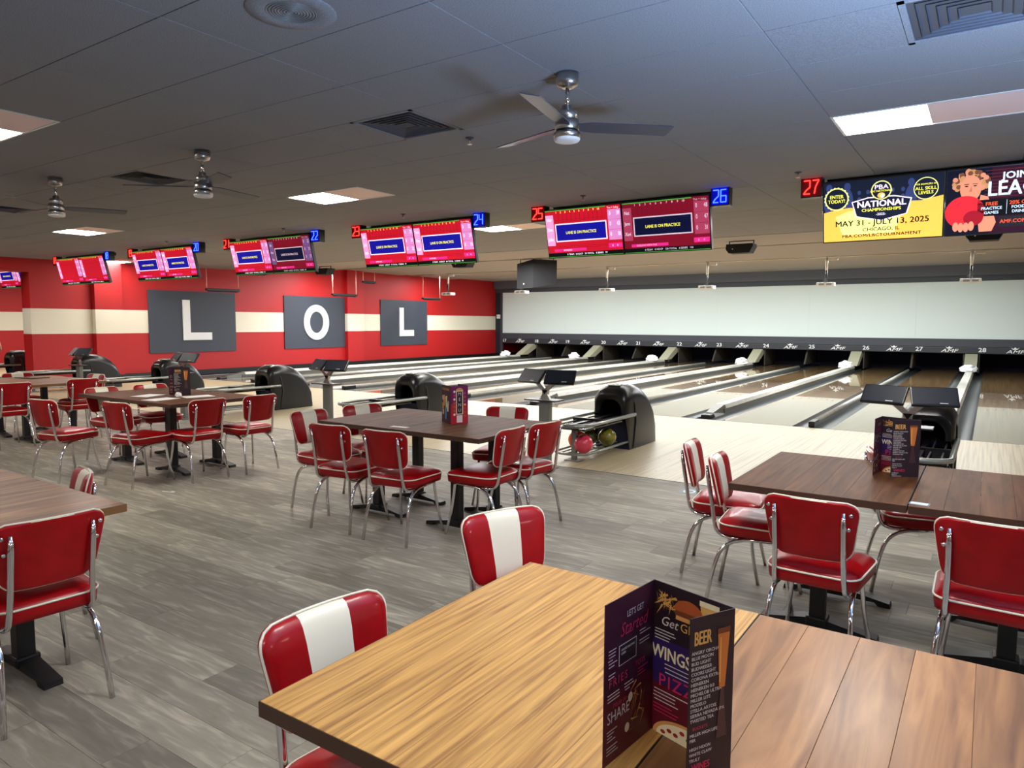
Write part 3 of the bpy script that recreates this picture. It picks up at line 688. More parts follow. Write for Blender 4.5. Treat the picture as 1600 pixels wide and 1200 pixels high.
def art_beer(mb, T, w_):
    s = w_/.15
    text_into(mb, 'BEER', .034, (.042*s, 0, .262), MO, T, sx=.78*s, bold=.02)
    lines(mb, BEERS, .006*s, .238, .0085, MW, T @ Matrix.Diagonal((s, 1, 1, 1)) if False else T, .0092)
    lines(mb, ['MILLER HIGH LIFE', 'PBR'], .006*s, .093, .008, MW, T, .009); text_into(mb, 'BUCKETS', .008, (.04*s, 0, .104), MPK, T)
    lines(mb, ['HIGH NOON', 'WHITE CLAW', 'TRULY'], .006*s, .068, .008, MW, T, .010)
    text_into(mb, 'WINES', .018, (.045*s, 0, .034), MPK, T, sx=1.1*s, bold=.02); lines(mb, ['CABERNET', 'MERLOT', 'CHARDONNAY'], .006*s, .020, .007, MW, T, .008)
    gx = .112*s
    poly(mb, [(gx-.012*s, .165), (gx+.008*s, .165), (gx+.020*s, .262), (gx-.020*s, .262)], MBE, -.0004, T); quad(mb, gx-.021*s, .262, gx+.021*s, .272, MT, -.0006, T)
    poly(mb, [(gx-.006*s, .165), (gx+.004*s, .165), (gx+.018*s, .075), (gx-.018*s, .075)], mat('menu_smoke', (70, 40, 44), .3), -.0003, T); quad(mb, gx-.012*s, .255, gx-.008*s, .175, MO, -.0007, T)
def art_cocktail(mb, T, w_):
    text_into(mb, 'COCKTAILS', .026, (.085, 0, .268), MO, T, sx=1.05, bold=.015)
    for cx, cz, hh, m in ((.05, .18, .09, MO), (.095, .17, .10, MCR), (.085, .08, .10, MB_), (.125, .13, .07, MCR), (.03, .13, .06, MC)):
        poly(mb, [(cx-.012, cz-hh/2), (cx+.012, cz-hh/2), (cx+.02, cz+hh/2), (cx-.02, cz+hh/2*.8)], m, -.0005, T)
    for cx, cz in ((.03, .20), (.035, .085), (.135, .16)): disc(mb, cx, cz, .016, .02, MW, -.0010, T=T)
    text_into(mb, '$12', .014, (.03, -.0015, .20), MD, T); text_into(mb, '$13', .014, (.035, -.0015, .085), MD, T); text_into(mb, '$9', .014, (.135, -.0015, .16), MD, T)
def art_menu(mb, T, w_):
    s = w_/.15
    quad(mb, 0, .16, w_, H, mat('menu_purple', (110, 16, 90), .4), .0003, T); quad(mb, 0, 0, w_, .16, mat('menu_crimson', (176, 22, 48), .4), .0003, T)
    disc(mb, .075*s, .262, .032*s, .022, MC, -.0002, T=T); quad(mb, .045*s, .075, .105*s, .262, MCR, -.0003, T); quad(mb, .052*s, .08, .098*s, .256, MD, -.0006, T)
    for i, ch in enumerate('MENU'): text_into(mb, ch, .036, (.075*s, -.0010, .235-i*.043), MW, T)
    quad(mb, .05*s, .01, .10*s, .068, MW, -.0004, T)
    for i in range(14): disc(mb, .03*s if i % 2 else .122*s, .06+.015*i, .010*s, .010, random.choice([MCR, MO, MPK, MBR]), -.0005, 8, T)
def menu(lab, pts, arts, z=TH):
    cx = sum(p[0] for p in pts)/len(pts); cy = sum(p[1] for p in pts)/len(pts)
    t = thing('menu_stand', lab, 'menu', (cx, cy, z+.0005)); P_ = [(p[0]-cx, p[1]-cy) for p in pts]
    for i in range(len(P_)-1):
        T, l = face_T(P_[i], P_[i+1])
        mb = MB().box((0, -.0008, 0), (l, .0008, H), MD if i else MP, T)
        p = ob('panel', mb, t, fix=False)
        fn, flip = arts[i]
        if fn:
            g = MB(); TT = (T if not flip else T @ Matrix.Translation((l, 0, 0)) @ Matrix.Rotation(PI, 4, 'Z')) @ Matrix.Translation((0, -.0016, 0))
            fn(g, TT, l); ob('print', g, p, fix=False)['kind'] = 'stuff'
    return t
# facing -y local of a segment p->q is its right-hand side
menu('tall dark tri-fold food menu standing on the nearest table seam', [(-.535, 1.088), (-.514, 1.258), (-.344, 1.206), (-.392, 1.117)], [(art_share, False), (art_food, False), (art_beer, True)])
menu('small tri-fold menu with a beer panel on the right table', [(-.479, 4.115), (-.462, 4.262), (-.275, 4.20), (-.398, 4.128)], [(art_share, False), (art_food, False), (art_beer, True)])
menu('dark menu standing among white papers on the left table', [(-7.40, 4.29), (-7.335, 4.45), (-7.17, 4.40), (-7.30, 4.285)], [(art_share, False), (art_food, False), (art_beer, True)])
menu('purple cocktail menu standing on the middle table', [(-3.625, 4.375), (-3.465, 4.29), (-3.405, 4.43), (-3.56, 4.50)], [(art_cocktail, False), (art_menu, False), (None, 0)])

# ---- small things on tables and floor
def sheet(name, lab, cat, x, y, w_, d, rz, m, z=TH, th=.001, group=None):
    o = ob(name, MB().box((-w_/2, -d/2, 0), (w_/2, d/2, th), m, bev=0), None, (x, y, z+.0003), (0, 0, math.radians(rz))); return tag(o, lab, cat, group)
PAPER = mat('paper_white', (238, 236, 232), .6)
sheet('paper_placemat', 'white paper in front of the menu on the left table', 'paper', -7.02, 3.98, .21, .30, 8, PAPER)
sheet('paper_placemat', 'white paper right of the menu on the left table', 'paper', -6.98, 4.36, .21, .30, -12, PAPER)
sheet('paper_placemat', 'white paper left of the menu on the left table', 'paper', -7.48, 4.10, .21, .28, 20, PAPER)
bm = bmesh.new(); bmesh.ops.create_icosphere(bm, subdivisions=2, radius=.035)
for v in bm.verts: v.co *= random.uniform(.75, 1.2); v.co.z = max(v.co.z, -.015)
me = bpy.data.meshes.new('napkin'); bm.to_mesh(me); bm.free(); me.materials.append(PAPER)
tag(ob('crumpled_napkin', me, None, (-7.1, 4.22, TH+.016)), 'crumpled white napkin beside the menu on the left table', 'napkin')
t = thing('table_sticker', 'blue and white sticker at the front seam of the right table', 'sticker', (-.225, 3.575, TH), math.radians(-4))
ob('sheet', MB().box((-.04, -.028, 0), (.04, .028, .0008), mat('sticker_white', (214, 222, 226), .4)), t)
g = MB()
for a, b in (((-.04, -.028), (.04, -.022)), ((-.04, .022), (.04, .028)), ((-.04, -.028), (-.034, .028)), ((.034, -.028), (.04, .028))): g.box((a[0], a[1], .0008), (b[0], b[1], .0012), mat('sticker_blue', (44, 92, 120), .4))
ob('border', g, t, fix=False)
sheet('clear_sticker', 'pale sticker on the front left of the middle table', 'sticker', -3.70, 3.96, .15, .05, 6, mat('sticker_pale', (176, 150, 132), .3))
t = thing('tablet', 'thin black tablet lying on the far left table', 'tablet', (-11.1, 4.45, TH), math.radians(8))
ob('body', MB().box((-.19, -.13, 0), (.19, .13, .012), BLACKP, bev=.004), t); ob('screen', MB().box((-.175, -.115, .012), (.175, .115, .0126), BLACKG), t)
def floor_tag(x, y, w_, d, rz, lab, col):
    t = thing('floor_sticker', lab, 'sticker', (x, y, .0006), math.radians(rz))
    ob('sheet', MB().box((-w_/2, -d/2, 0), (w_/2, d/2, .0006), mat('floorst_'+str(col[0]), col, .5)), t)
    g = MB(); n = 20; g.loft([[(w_*.34*math.cos(2*PI*k/n), d*.3*math.sin(2*PI*k/n), .0009) for k in range(n)], [(w_*.24*math.cos(2*PI*k/n), d*.2*math.sin(2*PI*k/n), .0009) for k in range(n)]], WHITE); ob('mark', g, t, fix=False)
floor_tag(-2.24, 6.27, .16, .22, 0, 'pale blue sticker on the grey floor near the right table', (120, 144, 156))
floor_tag(-5.72, 6.32, .18, .1, 0, 'turquoise sticker on the grey floor under the middle table', (70, 140, 160))
for (x_, y_, lab) in ((-6.15, 3.52, 'white straw wrapper on the floor near the left table'), (-6.05, 5.3, 'white paper scrap on the floor right of the left table')):
    o = ob('paper_scrap', MB().box((-.07, -.006, 0), (.05, .006, .002), PAPER).box((.04, -.015, 0), (.075, .015, .008), PAPER), None, (x_, y_, .0005), (0, 0, .2), fix=False); tag(o, lab, 'litter')

# ---- ceiling fans
def fan(x, y, a0, lab):
    t = thing('ceiling_fan', lab, 'ceiling fan', (x, y, 3.053), a0)
    ob('canopy', MB().lathe([(.068, 0), (.068, -.055), (.062, -.075), (.03, -.088), (.02, -.09)], STEEL, 28), t)
    ob('downrod', MB().lathe([(.012, -.085), (.012, -.20)], CHROME, 12), t)
    ob('motor', MB().lathe([(.018, -.185), (.03, -.19), (.03, -.215), (.055, -.222), (.062, -.235), (.062, -.27), (.058, -.272), (.058, -.275), (.074, -.278), (.074, -.335), (.070, -.338)], STEEL, 28), t)
    ob('blade_hub', MB().lathe([(.068, -.337), (.068, -.350)], BLACKM, 28), t)
    ob('lamp_housing', MB().lathe([(.078, -.350), (.081, -.355), (.081, -.385)], STEEL, 28), t)
    ob('lamp', MB().lathe([(.080, -.383), (.080, -.392), (.072, -.402), (.04, -.408), (0, -.409)], mat('fan_lamp', (226, 222, 220), .4), 28), t, label='unlit white lamp lens')
    for k in range(3):
        Tm = Matrix.Rotation(k*2*PI/3, 4, 'Z') @ Matrix.Translation((0, 0, -.315)) @ Matrix.Rotation(math.radians(-13), 4, 'X')
        pts = [(.04, -.03), (.10, -.048), (.16, -.058), (.64, -.060), (.66, -.052), (.645, .056), (.62, .060), (.16, .058), (.10, .048), (.04, .03)]
        n = len(pts); vs = [(px, py, 0) for px, py in pts]+[(px, py, .006) for px, py in pts]
        fs = [tuple(range(n))[::-1], tuple(range(n, 2*n))]+[(i, (i+1) % n, (i+1) % n+n, i+n) for i in range(n)]
        ob('blade', MB().add(vs, fs, mat('fan_blade', (58, 64, 80), .3, .1), T=Tm), t)
fan(-2.204, 3.86, math.radians(42), 'three-blade steel ceiling fan at centre right, the nearest of three')
fan(-5.86, 3.78, math.radians(-18), 'three-blade steel ceiling fan at upper left, middle of three')
fan(-8.25, 3.62, math.radians(63), 'three-blade steel ceiling fan at far left, smallest of three')

# ---- score screens
SR = em('scr_red', (190, 18, 40), 1.0); SRL = em('scr_red_line', (110, 10, 24), .8); SPK = em('scr_pink', (232, 150, 200), 1.1); SPK2 = em('scr_mauve', (206, 130, 190), 1.05)
SG = em('scr_green', (70, 170, 60), .8); SN = em('scr_navy', (18, 16, 150), .9); SW = em('scr_white', (240, 225, 240), 1.1); SY = em('scr_yellow', (236, 230, 90), 1.1); SM = em('scr_magenta', (220, 40, 130), 1); SB = em('scr_black', (14, 14, 20), .4)
DR = em('scr_dim_red', (128, 14, 38), .8); DP = em('scr_dim_pink', (170, 60, 90), .85); DN = em('scr_dim_navy', (10, 14, 50), .8); DPU = em('scr_dim_mauve', (120, 84, 140), .8); DW = em('scr_dim_white', (210, 190, 205), .9)
W_, HH = 1.065, .60
def tv(x, lab, art, tilt=13):
    t = thing('wall_screen' if False else 'hanging_screen', lab, 'screen', (x, 8.05, 2.70), rot=(math.radians(tilt), 0, 0))
    hw_, hh = W_/2+.012, HH/2+.012
    ob('housing', MB().box((-hw_, .0, -hh), (hw_, .06, hh), BLACKP, bev=.006), t)
    mb = MB(); tx = MB(); art(mb, tx)
    s = ob('screen', mb, t, (0, -.002, 0), fix=False)
    if tx.v: ob('lettering', tx, s, fix=False)['kind'] = 'stuff'
    return t
def score(names, totals, dim=0, practice=True, foot='0'):
    def art(mb, tx):
        a, b = -W_/2, W_/2; R, P_, N, Wt = (SR, SPK, SN, SW) if dim == 0 else ((DR, DP, DN, DW) if dim == 1 else (DR, DPU, DN, DW))
        quad(mb, a, -HH/2, b, HH/2, R, 0)
        quad(mb, a, HH/2-.012, b-.2, HH/2, SG, -.0005)
        for k in range(1, 12): quad(mb, a+.13+k*.062, -.05 if not practice else HH/2-.15, a+.133+k*.062, HH/2-.05, SRL, -.0005)
        for k in range(4): quad(mb, a+.13, -.19+k*.02+(0 if k < 2 else .3), b-.19, -.188+k*.02+(0 if k < 2 else .3), SRL, -.0005)
        quad(mb, a, HH/2-.45, a+.115, HH/2-.06, P_, -.001); quad(mb, b-.175, HH/2-.42, b, HH/2-.05, P_ if dim else SPK2, -.001)
        for k in range(1, 3): quad(mb, b-.175, HH/2-.05-.123*k, b, HH/2-.047-.123*k, R, -.0015)
        quad(mb, a+.09, -HH/2+.07, a+.56, -HH/2+.105, SM, -.001); quad(mb, b-.19, -HH/2+.085, b-.005, -HH/2+.14, SM, -.001)
        quad(mb, a, -HH/2, b, -HH/2+.055, SB, -.001); quad(mb, a, -HH/2+.0, b, -HH/2+.006, SG, -.0015)
        for k in range(10): text_into(tx, str(k+1), .035, (a+.165+k*.067, -.002, HH/2-.032), SY if dim == 0 else Wt, bold=.02)
        text_into(tx, 'Tot + hdcp', .034, (b-.10, -.002, HH/2-.03), Wt)
        for k, n in enumerate(names): text_into(tx, n, .06, (a+.055, -.003, HH/2-.12-.125*k), Wt, sx=.72, bold=.02)
        for k, n in enumerate(totals): text_into(tx, n, .072, (b-.035, -.003, HH/2-.10-.125*k), Wt, sx=.6, bold=.01); text_into(tx, '0', .072, (b-.145, -.003, HH/2-.10-.125*k), Wt, sx=.6, bold=.01)
        text_into(tx, '0     0', .035, (b-.10, -.003, -HH/2+.11), Wt); text_into(tx, 'ROLLING WITH THE' if dim == 1 else 'BOWLERS', .028, (a+.29, -.003, -HH/2+.086), Wt)
        text_into(tx, '0 TEAM   0 HDCP   %s TOTAL   0 SERIES   %s' % (foot, foot), .03, (.03, -.003, -HH/2+.03), Wt, bold=.015)
        if practice:
            quad(mb, -.40, -.105, .335, .125, Wt, -.002); quad(mb, -.385, -.09, .32, .11, N, -.003)
            text_into(tx, 'LANE IS ON PRACTICE', .050, (-.03, -.004, .005), SY if dim < 2 else DW, bold=.022, sx=.86)
    return art
def art_pba(mb, tx):
    a, b = -W_/2, W_/2; K = em('ad_black', (20, 26, 44), .9); BP = em('ad_pin', (50, 62, 110), .9); Y1 = em('ad_gold', (240, 190, 80), 1.0); Y2 = em('ad_lemon', (238, 236, 140), 1.05); Wt = SW
    quad(mb, a, -HH/2, b, HH/2, K, 0)
    for i, cx in enumerate((-.48, -.31, -.20, -.12, .10, .19, .26, .36)):
        sc_ = (1.7, 1.7, .9, .9, .9, .9, 1.6, 1.2)[i]
        disc(mb, cx, .03+.04*sc_, .032*sc_, .075*sc_, BP, -.0005); disc(mb, cx, .10+.085*sc_, .018*sc_, .024*sc_, BP, -.0005)
    edge = [(a, -.0), (-.42, .02), (-.3, .035), (-.2, .03), (-.1, .05), (0, .04), (.1, .045), (.22, .06), (.35, .055), (.45, .075), (b, .09)]
    poly(mb, [(a, -HH/2), (b, -HH/2)]+edge[::-1], Y1, -.001)
    poly(mb, [(-.35, -.24), (.12, -.24), (.20, .01), (0, .0), (-.3, .0), (-.42, -.05)], Y2, -.0015)
    def badge(cx, cz, r_, lab_):
        disc(mb, cx, cz, r_, r_, Y2, -.002, 40, wob=.04); disc(mb, cx, cz, r_*.88, r_*.88, K, -.0025, 30); text_into(tx, lab_[0], r_*.42, (cx, -.004, cz+(r_*.2)), SY, bold=.025, sx=.9)
        text_into(tx, lab_[1], r_*.42, (cx, -.004, cz-(r_*.2)), SY, bold=.025, sx=.9)
    badge(-.41, .13, .115, ('ENTER', 'TODAY!')); 
    disc(mb, .385, .165, .105, .105, Y2, -.002, 36); disc(mb, .385, .165, .097, .097, K, -.0025, 36)
    for i, s_ in enumerate(('FOR BOWLERS OF', 'ALL SKILL', 'LEVELS')): text_into(tx, s_, (.022, .042, .042)[i], (.385, -.004, .205-i*.04), SY, bold=.02)
    poly(mb, [(-.27, .09), (-.12, .125), (.12, .125), (.27, .09), (.23, -.06), (0, -.115), (-.23, -.06)], Wt, -.003); poly(mb, [(-.258, .082), (-.115, .115), (.115, .115), (.258, .082), (.22, -.055), (0, -.105), (-.22, -.055)], K, -.0035)
    disc(mb, 0, .185, .092, .092, Y2, -.004, 36); disc(mb, 0, .185, .082, .082, K, -.0045, 36)
    text_into(tx, 'PBA', .06, (0, -.006, .215), Wt, bold=.02, sx=1.2); text_into(tx, 'LBC NATIONALS', .026, (0, -.006, .178), SY, bold=.02)
    disc(mb, .0, .135, .035, .028, Y1, -.005, 12); disc(mb, .01, .13, .018, .02, Wt, -.0055, 12)
    text_into(tx, 'NATIONAL', .085, (0, -.006, .055), Wt, bold=.035, sx=1.02); text_into(tx, 'CHAMPIONSHIPS', .042, (0, -.006, -.002), SY, bold=.025, sx=1.1); text_into(tx, '-2025-', .034, (0, -.006, -.048), Wt, bold=.02)
    KT = mat('ad_ink', (8, 10, 30), .6, spec=.1)
    text_into(tx, 'MAY 31 - JULY 13, 2025', .078, (0, -.004, -.125), KT, bold=.022, sx=1.08); text_into(tx, 'CHICAGO, IL', .052, (0, -.004, -.195), KT, bold=.012, sx=1.1); text_into(tx, 'PBA.COM/LBCTOURNAMENT', .042, (0, -.004, -.252), KT, bold=.028, sx=1.2, space=1.1)
def art_league(mb, tx):
    a, b = -W_/2, W_/2; K = em('ad_maroon', (48, 14, 34), .9); SKN = em('ad_skin', (216, 140, 110), 1.0); HR = em('ad_hair', (190, 140, 90), .95); HR2 = em('ad_hair_dark', (120, 72, 50), .9); BL = em('ad_ball', (212, 40, 52), 1.0); BD = em('ad_ball_dark', (160, 20, 40), .9); LW = em('ad_ice', (214, 232, 248), 1.1); OR = em('ad_orange', (250, 90, 50), 1)
    quad(mb, a, -HH/2, b, HH/2, K, 0); quad(mb, a, -HH/2, a+.35, HH/2, em('ad_night', (12, 14, 34), .8), -.0003)
    for k in range(9): quad(mb, a+.3, HH/2-.03-k*.03, b, HH/2-.026-k*.03, em('ad_wood', (120, 44, 40), .8), -.0005)
    hx, hz = a+.19, .135
    for k in range(60):
        aa = random.uniform(-.4, PI+.4); rr = random.uniform(.085, .135); disc(mb, hx+rr*1.05*math.cos(aa), hz+.02+rr*math.sin(aa), .022, .022, random.choice([HR, HR2, HR, SKN]), -.001-.0001*k/4, 8)
    disc(mb, hx, hz-.01, .085, .12, SKN, -.003, 24)
    for s_ in (-1, 1):
        disc(mb, hx+s_*.034, hz+.012, .015, .006, em('ad_eye', (60, 40, 40), .6), -.0035, 10); quad(mb, hx+s_*.034-.02, hz+.026, hx+s_*.034+.02, hz+.033, HR2, -.0035)
    poly(mb, [(hx-.012, hz-.04), (hx+.012, hz-.04), (hx+.004, hz+.01)], em('ad_nose', (190, 110, 86), .9), -.0035)
    poly(mb, [(a+.27, .06), (a+.33, .04), (a+.40, -.20), (a+.37, -HH/2+.02), (a+.27, -HH/2+.02), (a+.25, -.1)], SKN, -.0038)
    disc(mb, hx-.04, -.09, .16, .15, BL, -.004, 32); disc(mb, hx+.03, -.15, .08, .07, BD, -.0043, 20)
    for k in range(4): disc(mb, hx-.11+k*.042, -.235+abs(k-1.5)*.008, .024, .045, SKN, -.005, 12)
    text_into(tx, 'JOIN', .085, (a+.53, -.005, .215), LW, bold=.03, sx=1.1); text_into(tx, 'LEAGUE', .185, (a+.32, -.005, .10), LW, bold=.02, sx=.86, align='LEFT')
    quad(mb, a+.25, -.14, a+.76, .012, SB, -.004)
    for i, (x_, l) in enumerate(((a+.36, ('FREE', 'PRACTICE', 'GAMES')), (a+.58, ('20% OFF', 'FOOD &', 'DRINKS')))):
        for j_, s_ in enumerate(l): text_into(tx, s_, .046 if j_ == 0 else .036, (x_, -.006, -.03-j_*.04), OR if j_ == 0 else LW, bold=.02)
    quad(mb, a+.475, -.13, a+.478, 0, LW, -.005)
    quad(mb, a+.42, -.245, b, -.15, mat('scr_black2', (24, 12, 22), .5), -.004); text_into(tx, 'AMF.COM/LEAGUES', .046, (a+.43, -.006, -.197), OR, bold=.015, align='LEFT')
# pairs
def neon(n, x, col, lab):
    t = thing('lane_number_sign', lab, 'sign', (x, 8.02, 2.975))
    ob('box', MB().box((-.105, 0, -.105), (.105, .12, .105), BLACKP, bev=.006), t)
    m = em('neon_red', (255, 40, 34), 6.0) if col == 'r' else em('neon_blue', (40, 70, 255), 7.0)
    bk = em('neon_red_back', (90, 6, 10), .25) if col == 'r' else em('neon_blue_back', (6, 10, 150), .5)
    ob('back_panel', MB().box((-.095, -.003, -.095), (.095, 0, .095), bk), t)
    segs = {'0': 'abcdef', '1': 'bc', '2': 'abged', '3': 'abgcd', '4': 'fgbc', '5': 'afgcd', '6': 'afgedc', '7': 'abc', '8': 'abcdefg', '9': 'abcdfg'}
    g = MB()
    for i, ch in enumerate(str(n)):
        cx = -.043+i*.086; w2, h2 = .03, .068
        P_ = {'a': [(-w2, h2), (w2, h2)], 'b': [(w2, h2), (w2, 0)], 'c': [(w2, 0), (w2, -h2)], 'd': [(-w2, -h2), (w2, -h2)], 'e': [(-w2, 0), (-w2, -h2)], 'f': [(-w2, h2), (-w2, 0)], 'g': [(-w2, 0), (w2, 0)]}
        sg = dict(P_)
        if ch == '7': sg['b'] = [(w2, h2), (0, 0)]; sg['c'] = [(0, 0), (-.01, -h2)]
        if ch == '2': sg = dict(P_); sg['g'] = [(w2, .0), (-w2*.2, -.03)]; sg['e'] = [(-w2*.2, -.03), (-w2, -h2)]; sg['b'] = [(w2, h2), (w2, .0)]
        for s_ in segs[ch]:
            (xa, za), (xb, zb_) = sg[s_]; g.tube([(cx+xa, -.012, za), (cx+xb, -.012, zb_)], .0065, m, 6)
    ob('neon_digits', g, t, fix=False)
    ob('bracket', MB().box((-.01, .05, .105), (.01, .07, zc(8)-2.975), BLACKM), t)
ART = {17: score(['Pat', 'Lee', 'Sam'], ['21', '40', '33'], 0, False), 18: score(['Pat', 'Lee', 'Sam'], ['21', '40', '33'], 0, False)}
names = {25: (['Her', 'Doc', 'John'], ['39', '43', '18'], 0, True, '99'), 26: (['Net', 'Jane', 'Xavi'], ['48', '47', '31'], 1, True, '126'), 22: (['Bo', 'Ann', 'Tim'], ['22', '31', '27'], 2, True, '80'),
         23: (['Sid', 'Jeb', 'Bob'], ['25', '24', '22'], 0, True, '71'), 24: (['Tom', 'Ben', 'Bob'], ['22', '24', '18'], 0, True, '64')}
for k in range(0, 7):
    x0 = -1.52-3.37*k; nl = 27-2*k
    for q in (0, 1):
        n = nl+q; xx = x0+.545+q*1.092
        if n == 27: art, lab = art_pba, 'yellow and black bowling championship advertising screen below the ceiling'
        elif n == 28: art, lab = art_league, 'advertising screen with a curly-haired man holding a red ball'
        elif n in ART: art, lab = ART[n], 'plain red score screen, %s of the farthest pair beside sign 17' % ('left' if n == 17 else 'right')
        elif n < 17: art, lab = score(['Al', 'Cy', 'Di'], ['10', '20', '30']), 'score screen seen through the doorway at the left edge, %s one' % ('left' if q == 0 else 'right')
        else:
            art = score(*names.get(n, (['Amy', 'Joe', 'Kim'], ['24', '31', '19'], 0, True, '74'))); lab = '%s score screen beside the neon number %s' % ({22: 'dim purple', 26: 'darker red'}.get(n, 'bright red'), NW[n])
        tv(xx, lab, art)
    if nl > 16:
        neon(nl, x0-.115, 'r', 'red neon lane number %s beside its screen' % NW[nl])
        if nl+1 != 28: neon(nl+1, x0+2.19+.10, 'b', 'blue neon lane number %s beside its screen' % NW[nl+1])
    t = thing('screen_rail', ('dark ceiling rail carrying the screens of lanes %s and %s' % (NW[nl], NW[nl+1])) if nl > 16 else 'dark ceiling rail beyond the doorway', 'rail', (x0+1.09, 8.25, 3.04))
    ob('rail', MB().box((-1.09, -.03, -.03), (1.09, .03, .03), BLACKM), t)
    for s in (-.55, .55): ob('arm', MB().box((s-.03, -.10, -.38), (s+.03, .0, .0), BLACKM), t); ob('stem', MB().tube([(s, 0, .02), (s, 0, zc(8.2)-3.04)], .015, BLACKM), t)

# ---- speakers and projectors
t = thing('hanging_speaker', 'large black loudspeaker hanging below screen twenty-five before the white masking screen', 'speaker', (-10.95, 17.6, 2.93), math.radians(-14))
ob('cabinet', MB().add([(-.50, -.38, -.38), (.20, -.42, -.38), (.50, .25, -.27), (-.36, .5, -.27), (-.50, -.38, .33), (.20, -.42, .42), (.50, .25, .42), (-.36, .5, .42)], [(0, 3, 2, 1), (4, 5, 6, 7), (0, 1, 5, 4), (1, 2, 6, 5), (2, 3, 7, 6), (3, 0, 4, 7)], mat('speaker_black', (11, 12, 16), .8)), t)
ob('grille', MB().add([(-.47, -.387, -.35), (.17, -.424, -.35), (.17, -.424, .385), (-.47, -.387, .30)], [(0, 1, 2, 3)], mat('speaker_cloth', (9, 10, 13), .9)), t)
for (a, b) in ((-.44, -.3), (.1, .0), (.4, .2)): ob('hanging_chain', MB().tube([(a, b, .3), (a, b, .475)], .012, BLACKM, 5), t)
ob('badge', MB().box((-.20, -.415, -.27), (-.165, -.405, -.235), WHITE), t, label='small pale badge')
for (x_, n) in ((-4.32, 'hanging right of the screens, under the blue twenty-six sign'), (-.17, 'under the right-hand advertising screen'), (-11.52, 'just under screen twenty-four'), (-16.81, 'right of the dim purple screen')):
    t = thing('small_speaker', 'small black wedge loudspeaker '+n, 'speaker', (x_, 14.8, 3.10))
    ob('cabinet', MB().prism([(-.27, .05), (.26, .05), (.27, -.0), (.20, -.13), (-.22, -.13), (-.28, -.05)], .3, mat('speaker_black', (11, 12, 16), .8), Matrix.Translation((0, -.15, .02))), t)
    br = MB(); br.box((-.255, -.015, .07), (-.235, .015, .14), BLACKM); br.box((.235, -.015, .07), (.255, .015, .14), BLACKM); br.box((-.255, -.015, .128), (.255, .015, .14), BLACKM)
    ob('bracket', br, t, fix=False); ob('badge', MB().box((-.15, -.154, -.04), (-.13, -.15, -.02), WHITE), t)
for k in range(0, 6):
    x_ = GAPK[k]-.02 if k else -.49
    t = thing('projector', 'white projector hanging on a pole over the lane divider under number %s' % NW[28-2*k], 'projector', (x_, 21.4, 2.66))
    bd = MB(); bd.box((-.23, -.14, -.055), (.23, .14, .045), mat('projector_white', (206, 206, 200), .5), bev=.015); ob('body', bd, t)
    ob('lens', MB().lathe([(.035, 0), (.04, .03), (.03, .035)], BLACKP, 14, Matrix.Translation((.08, .14, 0)) @ Matrix.Rotation(-PI/2, 4, 'X')), t)
    ob('vent', MB().box((-.16, -.143, -.03), (-.02, -.139, .02), GREY), t); ob('vent', MB().box((.03, -.143, -.03), (.17, -.139, .02), GREY), t)
    ob('lower_pole', MB().tube([(0, 0, .04), (.0, 0, .4)], .03, BLACKM, 8), t); ob('pole', MB().tube([(0, 0, .38), (0, 0, 3.43-2.66)], .035, mat('pole_white', (196, 190, 176), .5), 10), t)
    cb = MB(); cb.tube([(.03, -.03, .05), (.07, -.04, .15), (-.03, -.04, .25), (.03, -.03, .38)], .008, BLACKM, 5); cb.tube([(-.05, -.03, .05), (-.07, -.04, .1), (.04, -.05, .2)], .007, BLACKM, 5); ob('cable', cb, t, fix=False)
    ob('outlet_box', MB().box((.08, -.05, .66), (.28, .05, .74), mat('pole_white', (196, 190, 176))), t)
o = ob('conduit_pipe', MB().tube([(-19.2, 21.2, 3.39), (6.9, 21.2, 3.39)], .014, mat('conduit', (190, 182, 160), .4, .4), 8)); tag(o, 'thin white conduit pipe running along the ceiling above the projectors', 'pipe')
def blbar(x, y0, y1, z, lab, ztop=None, rods=True):
    t = thing('blacklight_bar', lab, 'light fixture', (x, (y0+y1)/2, z)); h = (y1-y0)/2
    ob('fixture', MB().box((-.06, -h, -.035), (.06, h, .035), BLACKM, bev=.012), t); ob('tube_lamp', MB().tube([(0, -h+.05, -.045), (0, h-.05, -.045)], .018, mat('tube_dark', (40, 30, 60), .3), 8), t)
    for s in (-1, 1): ob('rod', MB().tube([(0, s*(h-.02), .03), (0, s*(h-.02), (zc(y0) if y0 < 17 else 3.41)-z-.004)], .012, mat('rod_pale', (214, 170, 150), .5), 6), t)
blbar(-18.3, 11.8, 12.85, 2.46, 'black light bar hung on two rods above the first letter L sign')
blbar(-18.3, 16.4, 17.5, 2.48, 'black light bar hung on two rods right of the letter O sign')
blbar(-18.3, 20.95, 22.0, 2.49, 'black light bar hung on two rods above the farthest letter L sign')
blbar(-18.3, 17.8, 18.4, 2.97, 'short black bar close to the ceiling between the O and the second L sign')
blbar(-18.3, 13.2, 13.8, 3.0, 'short black bar close to the ceiling under screen 21')
t = thing('exit_notice', 'small white notice on the dark wall at the left end of the masking screen', 'sign', (-19.18, 27.30, 1.85)); ob('board', MB().box((-.10, 0, -.09), (.10, .02, .09), WHITE), t)
g = MB(); text_into(g, 'NO ENTRY', .03, (0, -.002, 0), mat('notice_red', (190, 90, 90), .5)); ob('lettering', g, t, fix=False)
struct('wall_black', MB().box((WX+.001, YM-.02, 0), (-19.13, YM+.02, 3.5), mat('black_paint', (26, 28, 36), .6)), 'narrow black wall strip between the red wall and the masking screen')

